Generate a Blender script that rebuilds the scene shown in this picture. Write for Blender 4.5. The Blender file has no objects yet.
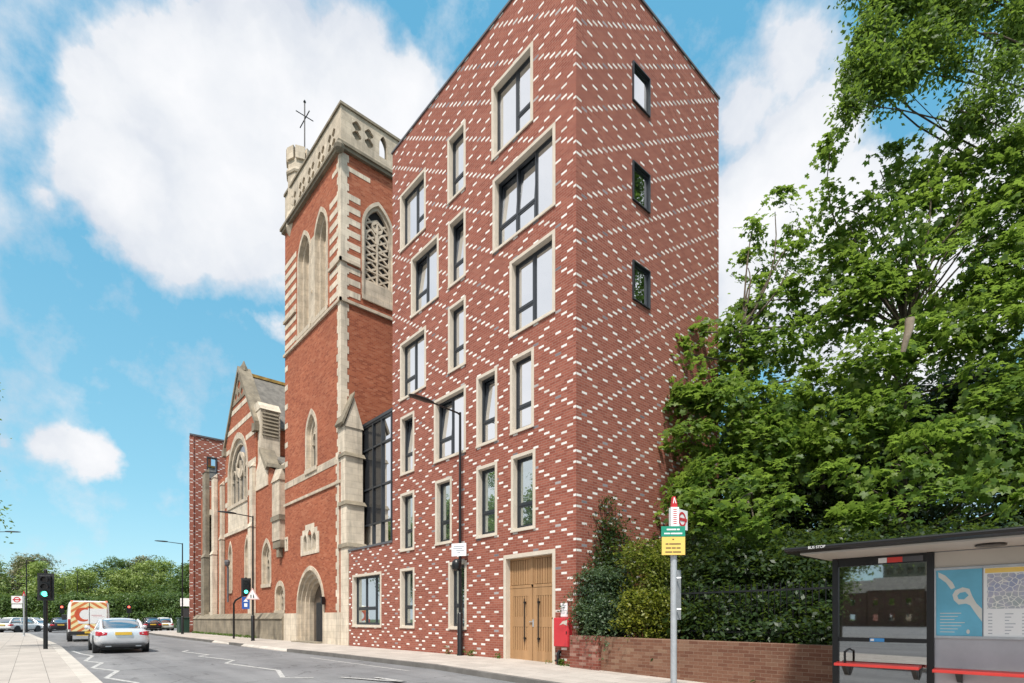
import bpy, math, random
import numpy as np
from mathutils import Vector, Matrix
from mathutils.geometry import tessellate_polygon
random.seed(7); rng = np.random.default_rng(11)
S = bpy.context.scene; COL = S.collection
R = math.radians
# ------------------------------------------------------------------ camera
F, HOR = 545.3, 619.0
CAM = np.array([9.926, -11.089, 1.233])
RT = np.array([.6623, .7493, 0]); FW = np.array([-.7493, .6623, 0]); UP = np.array([0, 0, 1.])
def ray(px, py): return FW + RT*(px-512)/F + UP*(HOR-py)/F
def at(px, py, Z): return CAM + ray(px, py)*Z              # a point of the place seen at a pixel, Z metres deep
cam = bpy.data.objects.new('camera', bpy.data.cameras.new('camera')); COL.objects.link(cam)
cam.location = CAM; cam.rotation_euler = (R(90), 0, math.atan2(.7493, .6623))
cam.data.sensor_width = 36; cam.data.lens = 36*F/1024; cam.data.shift_y = (HOR-341.5)/1024
cam.data.clip_start = .05; cam.data.clip_end = 3000
S.camera = cam
S.view_settings.view_transform = 'Standard'; S.view_settings.look = 'None'
S.view_settings.exposure = 0.0; S.view_settings.gamma = 1

# ------------------------------------------------------------------ node helpers
class NT:
    def __init__(s, nt): s.nt = nt
    def n(s, t, **k):
        x = s.nt.nodes.new(t)
        for a, b in k.items(): setattr(x, a, b)
        return x
    def put(s, sock, v):
        if v is None: return
        if hasattr(v, 'is_output'): s.nt.links.new(v, sock)
        else: sock.default_value = v
    def m(s, op, a, b=None, c=None):
        x = s.n('ShaderNodeMath', operation=op)
        for i, v in enumerate((a, b, c)): s.put(x.inputs[i], v)
        return x.outputs[0]
    def mix(s, f, a, b, mode='MIX'):
        x = s.n('ShaderNodeMix', data_type='RGBA', blend_type=mode)
        s.put(x.inputs[0], f); s.put(x.inputs[6], a); s.put(x.inputs[7], b)
        return x.outputs[2]
    def noise(s, vec, scale, detail=3, rough=.5, dist=0):
        x = s.n('ShaderNodeTexNoise'); s.put(x.inputs['Vector'], vec)
        x.inputs['Scale'].default_value = scale; x.inputs['Detail'].default_value = detail
        x.inputs['Roughness'].default_value = rough; x.inputs['Distortion'].default_value = dist
        return x.outputs[0]
    def ramp(s, f, stops, interp='LINEAR'):
        x = s.n('ShaderNodeValToRGB'); x.color_ramp.interpolation = interp
        e = x.color_ramp.elements
        while len(e) < len(stops): e.new(.5)
        for i, (p, c) in enumerate(stops): e[i].position = p; e[i].color = (*c, 1) if len(c) == 3 else c
        s.put(x.inputs[0], f); return x.outputs[0]
    def obj(s): return s.n('ShaderNodeTexCoord').outputs['Object']
    def sep(s, v):
        x = s.n('ShaderNodeSeparateXYZ'); s.put(x.inputs[0], v); return x.outputs
    def comb(s, a, b, c):
        x = s.n('ShaderNodeCombineXYZ')
        for i, v in enumerate((a, b, c)): s.put(x.inputs[i], v)
        return x.outputs[0]
    def bump(s, h, st, d=.02):
        x = s.n('ShaderNodeBump'); x.inputs['Strength'].default_value = st; x.inputs['Distance'].default_value = d
        s.put(x.inputs['Height'], h); return x.outputs[0]
def c4(c): return (*c, 1)
def mat(name):
    m = bpy.data.materials.new(name); m.use_nodes = True
    t = NT(m.node_tree); b = m.node_tree.nodes['Principled BSDF']
    return m, t, b
def plain(name, col, rough=.5, metal=0, spec=.5, var=.12, vs=3.0, bump=0, dirt=0, emit=0):
    m, t, b = mat(name); o = t.obj()
    n = t.noise(o, vs, 5, .6)
    lo = tuple(x*(1-var) for x in col); hi = tuple(min(1, x*(1+var)) for x in col)
    c = t.ramp(n, [(.3, lo), (.7, hi)])
    if dirt:
        n2 = t.noise(o, vs*.35, 6, .7)
        c = t.mix(t.ramp(n2, [(.45, (0, 0, 0)), (.75, (dirt,)*3)]), c, c4(tuple(x*.45 for x in col)))
    t.put(b.inputs['Base Color'], c); b.inputs['Roughness'].default_value = rough
    b.inputs['Metallic'].default_value = metal; b.inputs['Specular IOR Level'].default_value = spec
    if 'limestone' in name:
        v_ = t.sep(o); st = t.comb(t.m('MULTIPLY', v_[0], 2.2), t.m('MULTIPLY', v_[1], 2.2), t.m('MULTIPLY', v_[2], .35))
        c = t.mix(t.ramp(t.noise(st, 1.1, 6, .7), [(.48, (0,)*3), (.72, (.55,)*3)]), c, (.17, .155, .13, 1))
        bt = t.n('ShaderNodeTexBrick'); bt.inputs['Scale'].default_value = 1; bt.inputs['Brick Width'].default_value = .62; bt.inputs['Row Height'].default_value = .31; bt.inputs['Mortar Size'].default_value = .012
        bt.inputs['Color1'].default_value = (1, 1, 1, 1); bt.inputs['Color2'].default_value = (.86, .85, .83, 1); bt.inputs['Mortar'].default_value = (.72, .70, .66, 1)
        t.put(bt.inputs['Vector'], t.comb(t.m('ADD', v_[0], v_[1]), v_[2], 0)); c = t.mix(.7, c, bt.outputs[0], 'MULTIPLY'); t.put(b.inputs['Base Color'], c)
    if bump: t.put(b.inputs['Normal'], t.bump(t.noise(o, vs*8, 4), bump, .01))
    if emit:
        b.inputs['Emission Color'].default_value = c4(col); b.inputs['Emission Strength'].default_value = emit
    return m
def brick(name, cols, mortar, diaper=False, bw=.225, bh=.075, zo=0.0, mort=.012, stain=.35, rough=.85, off=.5, mortmix=1):
    m, t, b = mat(name); tc = t.n('ShaderNodeTexCoord'); o = tc.outputs['Object']
    x, y, z = t.sep(o); nx, ny, nz = t.sep(tc.outputs['Normal'])
    sx = t.m('GREATER_THAN', t.m('ABSOLUTE', nx), .6)
    sz = t.m('GREATER_THAN', t.m('ABSOLUTE', nz), .6)
    u = t.m('ADD', t.m('MULTIPLY', t.m('SUBTRACT', x, .1125 if diaper else 0), t.m('SUBTRACT', 1, sx)), t.m('MULTIPLY', y, sx))
    v = t.m('ADD', t.m('MULTIPLY', z, t.m('SUBTRACT', 1, sz)), t.m('MULTIPLY', y, sz))
    vr = t.m('DIVIDE', t.m('SUBTRACT', v, zo), bh); r = t.m('FLOOR', vr)
    par = t.m('FLOORED_MODULO', r, 2)
    ur = t.m('ADD', t.m('DIVIDE', u, bw), t.m('MULTIPLY', par, off)); cl = t.m('FLOOR', ur)
    fu = t.m('SUBTRACT', ur, cl); fv = t.m('SUBTRACT', vr, r)
    mo = t.m('MAXIMUM', t.m('LESS_THAN', fu, mort/bw), t.m('LESS_THAN', fv, mort/bh))
    wn = t.n('ShaderNodeTexWhiteNoise', noise_dimensions='3D'); t.put(wn.inputs[0], t.comb(cl, r, sx))
    rnd = wn.outputs[0]
    k = len(cols)
    c = t.ramp(rnd, [(i/(k-1), cc) for i, cc in enumerate(cols)])
    big = t.noise(o, .35, 4, .6); fine = t.noise(o, 25, 4, .65)
    c = t.mix(t.ramp(big, [(.35, (0,)*3), (.75, (stain,)*3)]), c, c4(tuple(q*.72 for q in cols[0])))
    c = t.mix(.35, c, t.ramp(fine, [(.3, (.45,)*3), (.7, (1,)*3)]), 'MULTIPLY')
    if diaper:
        a = t.m('SUBTRACT', cl, sx); bb = t.m('DIVIDE', r, 2)
        p8 = t.m('FLOORED_MODULO', t.m('ADD', a, bb), 8); q8 = t.m('FLOORED_MODULO', t.m('SUBTRACT', a, bb), 8)
        eq = lambda q, w: t.m('COMPARE', q, w, .1)
        e1, e2 = eq(p8, 0), eq(q8, 0); ev = t.m('SUBTRACT', 1, par)
        both = t.m('MULTIPLY', e1, e2); ctr = t.m('MULTIPLY', eq(p8, 4), eq(q8, 4))
        wh = t.m('MULTIPLY', t.m('SUBTRACT', t.m('MAXIMUM', t.m('MAXIMUM', e1, e2), ctr), both), ev)
        gr = t.m('MULTIPLY', both, ev)
        whc = t.ramp(rnd, [(0, (.66, .62, .57)), (.2, (.78, .75, .71)), (1, (.85, .82, .78))])
        whc = t.mix(.15, whc, t.ramp(fine, [(.3, (.7,)*3), (.65, (1,)*3)]), 'MULTIPLY')
        inner = t.m('MULTIPLY', t.m('GREATER_THAN', fu, .08), t.m('GREATER_THAN', fv, .20))
        wh = t.m('MULTIPLY', wh, inner)
        c = t.mix(wh, c, whc)
        c = t.mix(gr, c, t.ramp(rnd, [(0, (.14, .14, .16)), (.55, (.30, .29, .31)), (.75, (.52, .50, .48)), (1, (.66, .62, .58))]))
    c = t.mix(t.m('MULTIPLY', mo, mortmix), c, c4(mortar))
    t.put(b.inputs['Base Color'], c); b.inputs['Roughness'].default_value = rough
    b.inputs['Specular IOR Level'].default_value = .25
    h = t.m('SUBTRACT', t.m('MULTIPLY', fine, .4), mo)
    t.put(b.inputs['Normal'], t.bump(h, .5, .006))
    return m
def glass(name, refl=.6, tint=(.86, .9, .95), dark=(.012, .015, .018), rough=.015, wob=.0):
    m, t, b = mat(name); nt = m.node_tree
    b.inputs['Base Color'].default_value = c4(dark); b.inputs['Roughness'].default_value = .1
    g = t.n('ShaderNodeBsdfGlossy'); g.inputs['Color'].default_value = c4(tint); g.inputs['Roughness'].default_value = rough
    if wob:
        t.put(g.inputs['Normal'], t.bump(t.noise(t.obj(), 1.3, 2), wob, .02))
    lw = t.n('ShaderNodeLayerWeight'); lw.inputs[0].default_value = .3
    f = t.m('ADD', t.m('MULTIPLY', lw.outputs['Fresnel'], 1-refl), refl)
    mx = t.n('ShaderNodeMixShader'); t.put(mx.inputs[0], f)
    nt.links.new(b.outputs[0], mx.inputs[1]); nt.links.new(g.outputs[0], mx.inputs[2])
    nt.links.new(mx.outputs[0], nt.nodes['Material Output'].inputs[0]); return m
def clear_glass(name, refl=.25, tint=(.55, .57, .56)):
    m, t, b = mat(name); nt = m.node_tree
    tr = t.n('ShaderNodeBsdfTransparent'); tr.inputs[0].default_value = c4(tint)
    g = t.n('ShaderNodeBsdfGlossy'); g.inputs['Color'].default_value = (.9, .92, .93, 1); g.inputs['Roughness'].default_value = .02
    mx = t.n('ShaderNodeMixShader'); mx.inputs[0].default_value = refl
    nt.links.new(tr.outputs[0], mx.inputs[1]); nt.links.new(g.outputs[0], mx.inputs[2])
    nt.links.new(mx.outputs[0], nt.nodes['Material Output'].inputs[0]); return m
def leafmat(name, cols, trans=.35, rough=.45):
    m, t, b = mat(name); nt = m.node_tree
    ri = t.n('ShaderNodeNewGeometry').outputs['Random Per Island']
    k = len(cols); c = t.ramp(ri, [(i/(k-1), cc) for i, cc in enumerate(cols)])
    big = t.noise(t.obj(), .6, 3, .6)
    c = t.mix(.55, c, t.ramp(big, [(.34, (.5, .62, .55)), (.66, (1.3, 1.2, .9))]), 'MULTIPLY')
    t.put(b.inputs['Base Color'], c); b.inputs['Roughness'].default_value = rough; b.inputs['Specular IOR Level'].default_value = .35
    tl = t.n('ShaderNodeBsdfTranslucent'); t.put(tl.inputs[0], t.mix(.55, c, (.34, .50, .07, 1)))
    mx = t.n('ShaderNodeMixShader'); mx.inputs[0].default_value = trans
    nt.links.new(b.outputs[0], mx.inputs[1]); nt.links.new(tl.outputs[0], mx.inputs[2])
    nt.links.new(mx.outputs[0], nt.nodes['Material Output'].inputs[0]); return m

M = {}
M['diaper'] = brick('diaper_brick', [(.27, .078, .052), (.31, .094, .063), (.345, .108, .072), (.39, .135, .092)], (.36, .22, .175), True, zo=.8125-1.2, mort=.015, mortmix=.7, stain=.3)
M['redbrick'] = brick('old_red_brick', [(.29, .076, .038), (.40, .11, .054), (.45, .135, .066), (.48, .15, .074), (.53, .20, .11)], (.36, .20, .14), mortmix=.6, stain=.5)
M['wallbrick'] = brick('stock_brick', [(.16, .07, .045), (.21, .10, .062), (.25, .13, .085), (.29, .18, .12)], (.26, .19, .14), stain=.8, mortmix=.5)
M['pierbrick'] = brick('red_stock_brick', [(.18, .05, .035), (.25, .075, .05), (.30, .11, .08), (.40, .24, .19)], (.28, .19, .15), stain=.6, mortmix=.7)
M['brownbrick'] = brick('brown_brick', [(.12, .06, .04), (.18, .085, .055), (.21, .10, .07)], (.2, .15, .12), stain=.4)
M['stone'] = plain('limestone', (.60, .51, .40), .85, var=.22, vs=2.2, bump=.3, dirt=.45)
M['palestone'] = plain('pale_limestone', (.70, .61, .49), .85, var=.16, vs=2.0, bump=.25, dirt=.25)
M['darkstone'] = plain('weathered_limestone', (.27, .23, .17), .9, var=.35, vs=1.6, bump=.4, dirt=.7)
M['precast'] = plain('precast_stone', (.60, .53, .44), .75, var=.07, vs=4, dirt=.12)
M['lead'] = plain('lead', (.10, .10, .11), .5, var=.2, vs=3)
M['recess'] = plain('shaded_stone', (.10, .075, .055), .9, var=.3, vs=2)  # porch back: stone colour darkened to carry the shade inside the arch
M['frame'] = plain('dark_aluminium', (.028, .034, .042), .35, var=.05)
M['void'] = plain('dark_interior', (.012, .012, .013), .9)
M['glass'] = glass('window_glass', .82, (.95, .97, 1.0))
M['glassg'] = glass('green_window_glass', .62, (.84, .93, .94), (.06, .08, .085))
M['glassd'] = glass('leaded_glass', .10, (.8, .85, .9), (.02, .02, .022), .12)
M['oak'] = None
M['black'] = plain('black_paint', (.007, .007, .008), .35, var=.1)
M['galv'] = plain('galvanised_steel', (.46, .48, .50), .45, metal=.35, var=.1, vs=9)
M['white'] = plain('white_paint', (.80, .79, .77), .55, var=.04, dirt=.1)
M['signwhite'] = plain('sign_white', (.82, .82, .82), .4, var=.02)
M['red'] = plain('red_paint', (.52, .035, .045), .4, var=.08, dirt=.12)
M['signred'] = plain('sign_red', (.55, .02, .03), .4, var=.03)
M['seatred'] = plain('seat_red', (.72, .055, .045), .4, var=.06)
M['signblue'] = plain('sign_blue', (.02, .09, .36), .4, var=.03)
M['green'] = plain('sign_green', (.012, .27, .17), .4, var=.04)
M['yellow'] = plain('sign_yellow', (.85, .58, .14), .45, var=.04)
M['plate'] = plain('plate_yellow', (.72, .46, .05), .4, var=.04)
M['ink'] = plain('ink', (.16, .10, .05), .6)
M['greyink'] = plain('grey_ink', (.35, .37, .42), .6)
M['silver'] = plain('silver_car_paint', (.72, .73, .75), .25, metal=.4, var=.02, spec=.6)
M['vanwhite'] = plain('white_car_paint', (.78, .78, .77), .3, var=.02)
M['darkcar'] = plain('dark_car_paint', (.03, .022, .028), .22, var=.03)
M['carglass'] = glass('car_glass', .48, (.9, .93, .95), (.02, .024, .026), .02)
M['rubber'] = plain('tyre_rubber', (.018, .018, .018), .8)
M['alloy'] = plain('alloy', (.5, .5, .52), .3, metal=.8)
M['plastic'] = plain('black_plastic', (.022, .022, .024), .55)
M['taillight'] = plain('tail_light', (.42, .012, .022), .2, var=.1)
M['binGreen'] = plain('dark_green_paint', (.014, .045, .03), .45)
M['bark'] = plain('bark', (.09, .07, .05), .95, var=.4, vs=6, bump=.5)
M['palebark'] = plain('pale_bark', (.34, .28, .21), .9, var=.3, vs=6, bump=.4)
M['shelterpanel'] = plain('grey_panel', (.42, .42, .45), .35, var=.10, vs=1.6, dirt=.3)
M['beige'] = plain('beige_panel', (.52, .47, .41), .5, var=.05)
M['cyan'] = plain('poster_blue', (.13, .42, .58), .3, var=.2, vs=1.4)
M['skin'] = plain('poster_pale', (.62, .62, .58), .4, var=.08)
M['clearglass'] = clear_glass('shelter_glass', .40, (.42, .43, .42))
M['linkdark'] = plain('dark_spandrel_glass', (.022, .024, .028), .10, spec=.6)
M['slate'] = plain('roof_slate', (.17, .155, .135), .8, var=.35, vs=2.5, bump=.5, dirt=.4)
M['grasspatch'] = leafmat('weed_leaf', [(.04, .09, .015), (.08, .15, .03)])
m, t, b = mat('oak_planks'); o = t.obj(); x, y, z = t.sep(o)
w = t.n('ShaderNodeTexWave', bands_direction='X'); w.inputs['Scale'].default_value = 9; w.inputs['Distortion'].default_value = 5; w.inputs['Detail'].default_value = 4
t.put(w.inputs[0], t.comb(x, y, t.m('MULTIPLY', z, .07)))
pl = t.n('ShaderNodeTexWhiteNoise', noise_dimensions='1D'); t.put(pl.inputs['W'], t.m('FLOOR', t.m('DIVIDE', x, .105)))
c = t.mix(t.m('MULTIPLY', pl.outputs[0], .5), t.ramp(w.outputs[0], [(0, (.36, .195, .09)), (1, (.51, .305, .15))]), (.24, .135, .06, 1))
c = t.mix(.4, c, t.ramp(t.noise(t.comb(x, y, t.m('MULTIPLY', z, .2)), 3, 5), [(.3, (.6, .6, .6)), (.7, (1.1, 1.1, 1.1))]), 'MULTIPLY')
t.put(b.inputs['Base Color'], c); b.inputs['Roughness'].default_value = .6; M['oak'] = m
# asphalt / paving / kerb
m, t, b = mat('asphalt'); o = t.obj(); x, y, z = t.sep(o)
st = t.comb(t.m('MULTIPLY', x, .12), y, z)
c = t.ramp(t.noise(o, 45, 6, .7), [(.3, (.17, .17, .175)), (.7, (.26, .26, .265))])
c = t.mix(.7, c, t.ramp(t.noise(st, .9, 5, .6), [(.3, (.6, .6, .62)), (.7, (1.25, 1.24, 1.22))]), 'MULTIPLY')
c = t.mix(.6, c, t.ramp(t.noise(o, .5, 6, .65, .6), [(.4, (1.1,)*3), (.62, (.78,)*3)]), 'MULTIPLY')
vo = t.n('ShaderNodeTexVoronoi', feature='DISTANCE_TO_EDGE'); vo.inputs['Scale'].default_value = .32
wo = t.n('ShaderNodeVectorMath', operation='ADD'); nz_ = t.n('ShaderNodeTexNoise'); nz_.inputs['Scale'].default_value = 1.4; nz_.inputs['Detail'].default_value = 6; t.put(nz_.inputs['Vector'], o); t.put(wo.inputs[0], o); t.put(wo.inputs[1], nz_.outputs['Color']); t.put(vo.inputs['Vector'], wo.outputs[0])
c = t.mix(t.m('MULTIPLY', t.m('LESS_THAN', vo.outputs[0], .006), .55), c, (.05, .05, .052, 1))
pk = t.n('ShaderNodeTexBrick'); pk.inputs['Scale'].default_value = 1; pk.inputs['Brick Width'].default_value = 7.3; pk.inputs['Row Height'].default_value = 2.1; pk.inputs['Mortar Size'].default_value = .015; pk.inputs['Color1'].default_value = (1, 1, 1, 1); pk.inputs['Color2'].default_value = (.86, .86, .87, 1); pk.inputs['Mortar'].default_value = (.7, .7, .7, 1); t.put(pk.inputs['Vector'], o)
c = t.mix(1, c, pk.outputs[0], 'MULTIPLY')
c = t.mix(t.ramp(t.noise(o, 2.3, 3, .5), [(.68, (0,)*3), (.74, (.45,)*3)]), c, (.07, .068, .066, 1))
t.put(b.inputs['Base Color'], c); b.inputs['Roughness'].default_value = .8
t.put(b.inputs['Normal'], t.bump(t.noise(o, 90, 3), .35, .01)); M['asphalt'] = m
def paving(name, cols, bw, bh, ax=0):
    m, t, b = mat(name); o = t.obj()
    bt = t.n('ShaderNodeTexBrick'); bt.inputs['Scale'].default_value = 1; bt.inputs['Mortar Size'].default_value = .006
    bt.inputs['Brick Width'].default_value = bw; bt.inputs['Row Height'].default_value = bh; bt.offset = .5
    bt.inputs['Color1'].default_value = c4(cols[0]); bt.inputs['Color2'].default_value = c4(cols[1]); bt.inputs['Mortar'].default_value = c4(tuple(q*.45 for q in cols[0]))
    bt.inputs['Bias'].default_value = 0
    t.put(bt.inputs['Vector'], o)
    c = t.mix(.6, bt.outputs[0], t.ramp(t.noise(o, 1.1, 6, .65), [(.3, (.72, .71, .69)), (.7, (1.18, 1.17, 1.15))]), 'MULTIPLY')
    c = t.mix(.5, c, t.ramp(t.noise(o, 40, 4, .7), [(.3, (.8,)*3), (.7, (1.12,)*3)]), 'MULTIPLY')
    sp = t.noise(o, 9, 2, .5)
    c = t.mix(t.ramp(sp, [(.70, (0,)*3), (.74, (.5,)*3)]), c, (.14, .13, .12, 1))
    t.put(b.inputs['Base Color'], c); b.inputs['Roughness'].default_value = .85
    t.put(b.inputs['Normal'], t.bump(bt.outputs[1], -.4, .01)); return m
M['kerbdark'] = plain('worn_kerb', (.15, .14, .13), .85, var=.25, vs=2, dirt=.3)
M['paving'] = paving('paving_slabs', [(.41, .37, .335), (.48, .435, .395)], .9, .6)
M['kerb'] = paving('granite_kerb', [(.47, .43, .39), (.55, .51, .46)], .92, 5)
m, t, b = mat('road_paint'); o = t.obj()
c = t.ramp(t.noise(o, 14, 6, .75), [(.36, (.18, .18, .18)), (.5, (.48, .47, .455)), (.8, (.62, .61, .59))])
t.put(b.inputs['Base Color'], c); b.inputs['Roughness'].default_value = .7; M['paint'] = m
m, t, b = mat('grass'); o = t.obj()
c = t.ramp(t.noise(o, 1.2, 8, .7), [(.3, (.035, .06, .015)), (.7, (.09, .13, .035))])
t.put(b.inputs['Base Color'], c); b.inputs['Roughness'].default_value = .95; M['grass'] = m
m, t, b = mat('soil'); c = t.ramp(t.noise(t.obj(), 2, 8, .7), [(.3, (.02, .017, .012)), (.7, (.06, .045, .03))])
t.put(b.inputs['Base Color'], c); b.inputs['Roughness'].default_value = 1; M['soil'] = m
m, t, b = mat('chevrons'); x, y, z = t.sep(t.obj())
f = t.m('FLOORED_MODULO', t.m('ADD', t.m('MULTIPLY', t.m('ABSOLUTE', y), .75), z), .36)
c = t.mix(t.m('GREATER_THAN', f, .19), (.84, .74, .40, 1), (.66, .20, .06, 1))
t.put(b.inputs['Base Color'], c); b.inputs['Roughness'].default_value = .35; M['chevron'] = m
m, t, b = mat('street_map'); o = t.obj()
v = t.n('ShaderNodeTexVoronoi', feature='DISTANCE_TO_EDGE'); v.inputs['Scale'].default_value = 14; t.put(v.inputs['Vector'], o)
c = t.ramp(t.noise(o, 4, 3), [(.3, (.30, .38, .34)), (.5, (.45, .44, .52)), (.62, (.30, .34, .50)), (.8, (.60, .50, .30))])
c = t.mix(t.m('LESS_THAN', v.outputs[0], .05), c, (.75, .74, .70, 1))
t.put(b.inputs['Base Color'], c); b.inputs['Roughness'].default_value = .3; M['map'] = m
m, t, b = mat('green_lamp'); b.inputs['Base Color'].default_value = (.1, .8, .6, 1)
b.inputs['Emission Color'].default_value = (.10, .95, .62, 1); b.inputs['Emission Strength'].default_value = 2.2; M['greenlamp'] = m
m, t, b = mat('red_lamp'); b.inputs['Base Color'].default_value = (.8, .1, .05, 1)
b.inputs['Emission Color'].default_value = (1, .12, .08, 1); b.inputs['Emission Strength'].default_value = 1.5; M['redlamp'] = m
M['lampoff'] = plain('unlit_lens', (.03, .02, .015), .3)

LEAF = {
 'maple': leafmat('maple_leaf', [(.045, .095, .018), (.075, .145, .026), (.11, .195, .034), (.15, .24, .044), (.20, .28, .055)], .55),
 'dense': leafmat('dark_leaf', [(.012, .027, .009), (.021, .044, .014), (.035, .066, .019)], .25),  # evergreen, darkened further to carry the deep shade under the trees
 'olive': leafmat('grey_green_leaf', [(.03, .058, .03), (.055, .095, .05), (.095, .135, .08)], .2),
 'lime': leafmat('yellow_green_leaf', [(.08, .10, .014), (.14, .16, .018), (.21, .21, .025)], .3),
 'ash': leafmat('fine_leaf', [(.05, .10, .018), (.08, .15, .027), (.12, .20, .038)], .5),
 'park': leafmat('park_leaf', [(.16, .22, .06), (.24, .31, .095), (.31, .38, .15)], .3),  # green lightened in the colour to stand in for distant haze
 'parkdark': leafmat('park_dark_leaf', [(.06, .11, .04), (.09, .15, .05), (.13, .20, .065)], .25),
 'parkbrown': leafmat('bare_twigs', [(.15, .15, .09), (.20, .19, .12), (.25, .24, .15)], .2),
}

# ------------------------------------------------------------------ mesh helpers
class MB:
    def __init__(s): s.v = []; s.f = []; s.mi = []; s.cur = 0; s.pc = []
    def add(s, vs, fs):
        o = len(s.v); s.pc.append((o, len(s.f))); s.v += [tuple(p) for p in vs]; s.f += [tuple(i+o for i in f) for f in fs]; s.mi += [s.cur]*len(fs); return s
    def box(s, x0, x1, y0, y1, z0, z1):
        x0, x1 = min(x0, x1), max(x0, x1); y0, y1 = min(y0, y1), max(y0, y1); z0, z1 = min(z0, z1), max(z0, z1)
        return s.add([(x0,y0,z0),(x1,y0,z0),(x1,y1,z0),(x0,y1,z0),(x0,y0,z1),(x1,y0,z1),(x1,y1,z1),(x0,y1,z1)],
              [(0,3,2,1),(4,5,6,7),(0,1,5,4),(1,2,6,5),(2,3,7,6),(3,0,4,7)])
    def hexa(s, b4, t4):
        return s.add(list(b4)+list(t4), [(0,3,2,1),(4,5,6,7),(0,1,5,4),(1,2,6,5),(2,3,7,6),(3,0,4,7)])
    def slab(s, outer, holes, w0, w1, mp):
        """polygon (u,v) with holes, extruded from w0 to w1; mp maps (u,v,w) to xyz"""
        loops = [outer]+list(holes); flat = [p for l in loops for p in l]; n = len(flat)
        tris = tessellate_polygon([[Vector((p[0], p[1], 0)) for p in l] for l in loops])
        vs = [mp(p[0], p[1], w0) for p in flat]+[mp(p[0], p[1], w1) for p in flat]
        fs = []
        for q in tris:
            a, b, c = q
            fs.append((a, b, c)); fs.append((c+n, b+n, a+n))
        k = 0
        for l in loops:
            m = len(l)
            for i in range(m):
                j = (i+1) % m; fs.append((k+i, k+j, k+j+n, k+i+n))
            k += m
        return s.add(vs, fs)
    def tube(s, pts, rad, n=8, cap=True):
        pts = [Vector(p) for p in pts]; rads = rad if hasattr(rad, '__len__') else [rad]*len(pts)
        rings = []; prev = None
        for i, p in enumerate(pts):
            d = (pts[min(i+1, len(pts)-1)]-pts[max(i-1, 0)]).normalized()
            a = prev if prev is not None else (Vector((1, 0, 0)) if abs(d.x) < .9 else Vector((0, 1, 0)))
            a = (a-d*a.dot(d)).normalized(); prev = a; b = d.cross(a)
            rings.append([p+(a*math.cos(2*math.pi*k/n)+b*math.sin(2*math.pi*k/n))*rads[i] for k in range(n)])
        vs = [q for r in rings for q in r]; fs = []
        for i in range(len(rings)-1):
            for k in range(n):
                a = i*n+k; b = i*n+(k+1) % n; fs.append((a, b, b+n, a+n))
        if cap: fs.append(tuple(range(n-1, -1, -1))); fs.append(tuple((len(rings)-1)*n+k for k in range(n)))
        return s.add(vs, fs)
    def cyl(s, p0, p1, r, n=16): return s.tube([p0, p1], r, n)
    def lathe(s, c, prof, n=16, ax='z'):
        vs = []; fs = []
        for r, h in prof:
            for k in range(n):
                a = 2*math.pi*k/n; q = (r*math.cos(a), r*math.sin(a), h)
                if ax == 'x': q = (h, q[0], q[1])
                if ax == 'y': q = (q[0], h, q[1])
                vs.append((c[0]+q[0], c[1]+q[1], c[2]+q[2]))
        for i in range(len(prof)-1):
            for k in range(n):
                a = i*n+k; b = i*n+(k+1) % n; fs.append((a, b, b+n, a+n))
        fs.append(tuple(range(n))); fs.append(tuple((len(prof)-1)*n+k for k in range(n)))
        return s.add(vs, fs)
    def strip(s, pts, w, z):
        """flat painted line on the ground"""
        for (x0, y0), (x1, y1) in zip(pts[:-1], pts[1:]):
            d = Vector((x1-x0, y1-y0)); d.normalize(); nx, ny = -d.y*w/2, d.x*w/2
            s.add([(x0+nx, y0+ny, z(x0) if callable(z) else z), (x0-nx, y0-ny, z(x0) if callable(z) else z), (x1-nx, y1-ny, z(x1) if callable(z) else z), (x1+nx, y1+ny, z(x1) if callable(z) else z)], [(0, 1, 2, 3)])
        return s
    def each(s, name, m, parent=None, **k):
        """every primitive of this builder as a part of its own"""
        for i, (v0, f0) in enumerate(s.pc):
            v1, f1 = s.pc[i+1] if i+1 < len(s.pc) else (len(s.v), len(s.f))
            q = MB(); q.add(s.v[v0:v1], [tuple(j-v0 for j in f) for f in s.f[f0:f1]]); q.build(name, m, parent, **k)
    def build(s, name, m, parent=None, smooth=None, bevel=0, fixn=True):
        me = bpy.data.meshes.new(name)
        o = origin(parent)
        me.from_pydata([(p[0]-o[0], p[1]-o[1], p[2]-o[2]) for p in s.v], [], s.f)
        for q in (m if isinstance(m, (list, tuple)) else [m]): me.materials.append(q)
        if any(s.mi): me.polygons.foreach_set('material_index', s.mi)
        if fixn:
            import bmesh
            bm = bmesh.new(); bm.from_mesh(me); bmesh.ops.recalc_face_normals(bm, faces=bm.faces); bm.to_mesh(me); bm.free()
        if smooth is not None:
            me.shade_smooth(); me.set_sharp_from_angle(angle=R(smooth))
        me.update()
        ob = bpy.data.objects.new(name, me); COL.objects.link(ob)
        if parent: ob.parent = parent
        if bevel:
            bv = ob.modifiers.new('bevel', 'BEVEL'); bv.width = bevel; bv.segments = 2; bv.limit_method = 'ANGLE'; bv.angle_limit = R(40)
        return ob
def origin(o):
    p = Vector((0, 0, 0))
    while o is not None: p += o.location; o = o.parent
    return p
def tag(o, label=None, cat=None, group=None, kind=None):
    if label: o['label'] = label
    if cat: o['category'] = cat
    if group: o['group'] = group
    if kind: o['kind'] = kind
    return o
def thing(name, label, cat, loc, group=None, rz=0):
    o = bpy.data.objects.new(name, None); o.location = loc; o.empty_display_size = .2; COL.objects.link(o)
    o.rotation_euler.z = rz
    return tag(o, label, cat, group)
def copy_tree(o, parent=None):
    c = o.copy(); COL.objects.link(c)
    if parent is not None: c.parent = parent
    for ch in list(o.children): copy_tree(ch, c)
    return c
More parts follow.
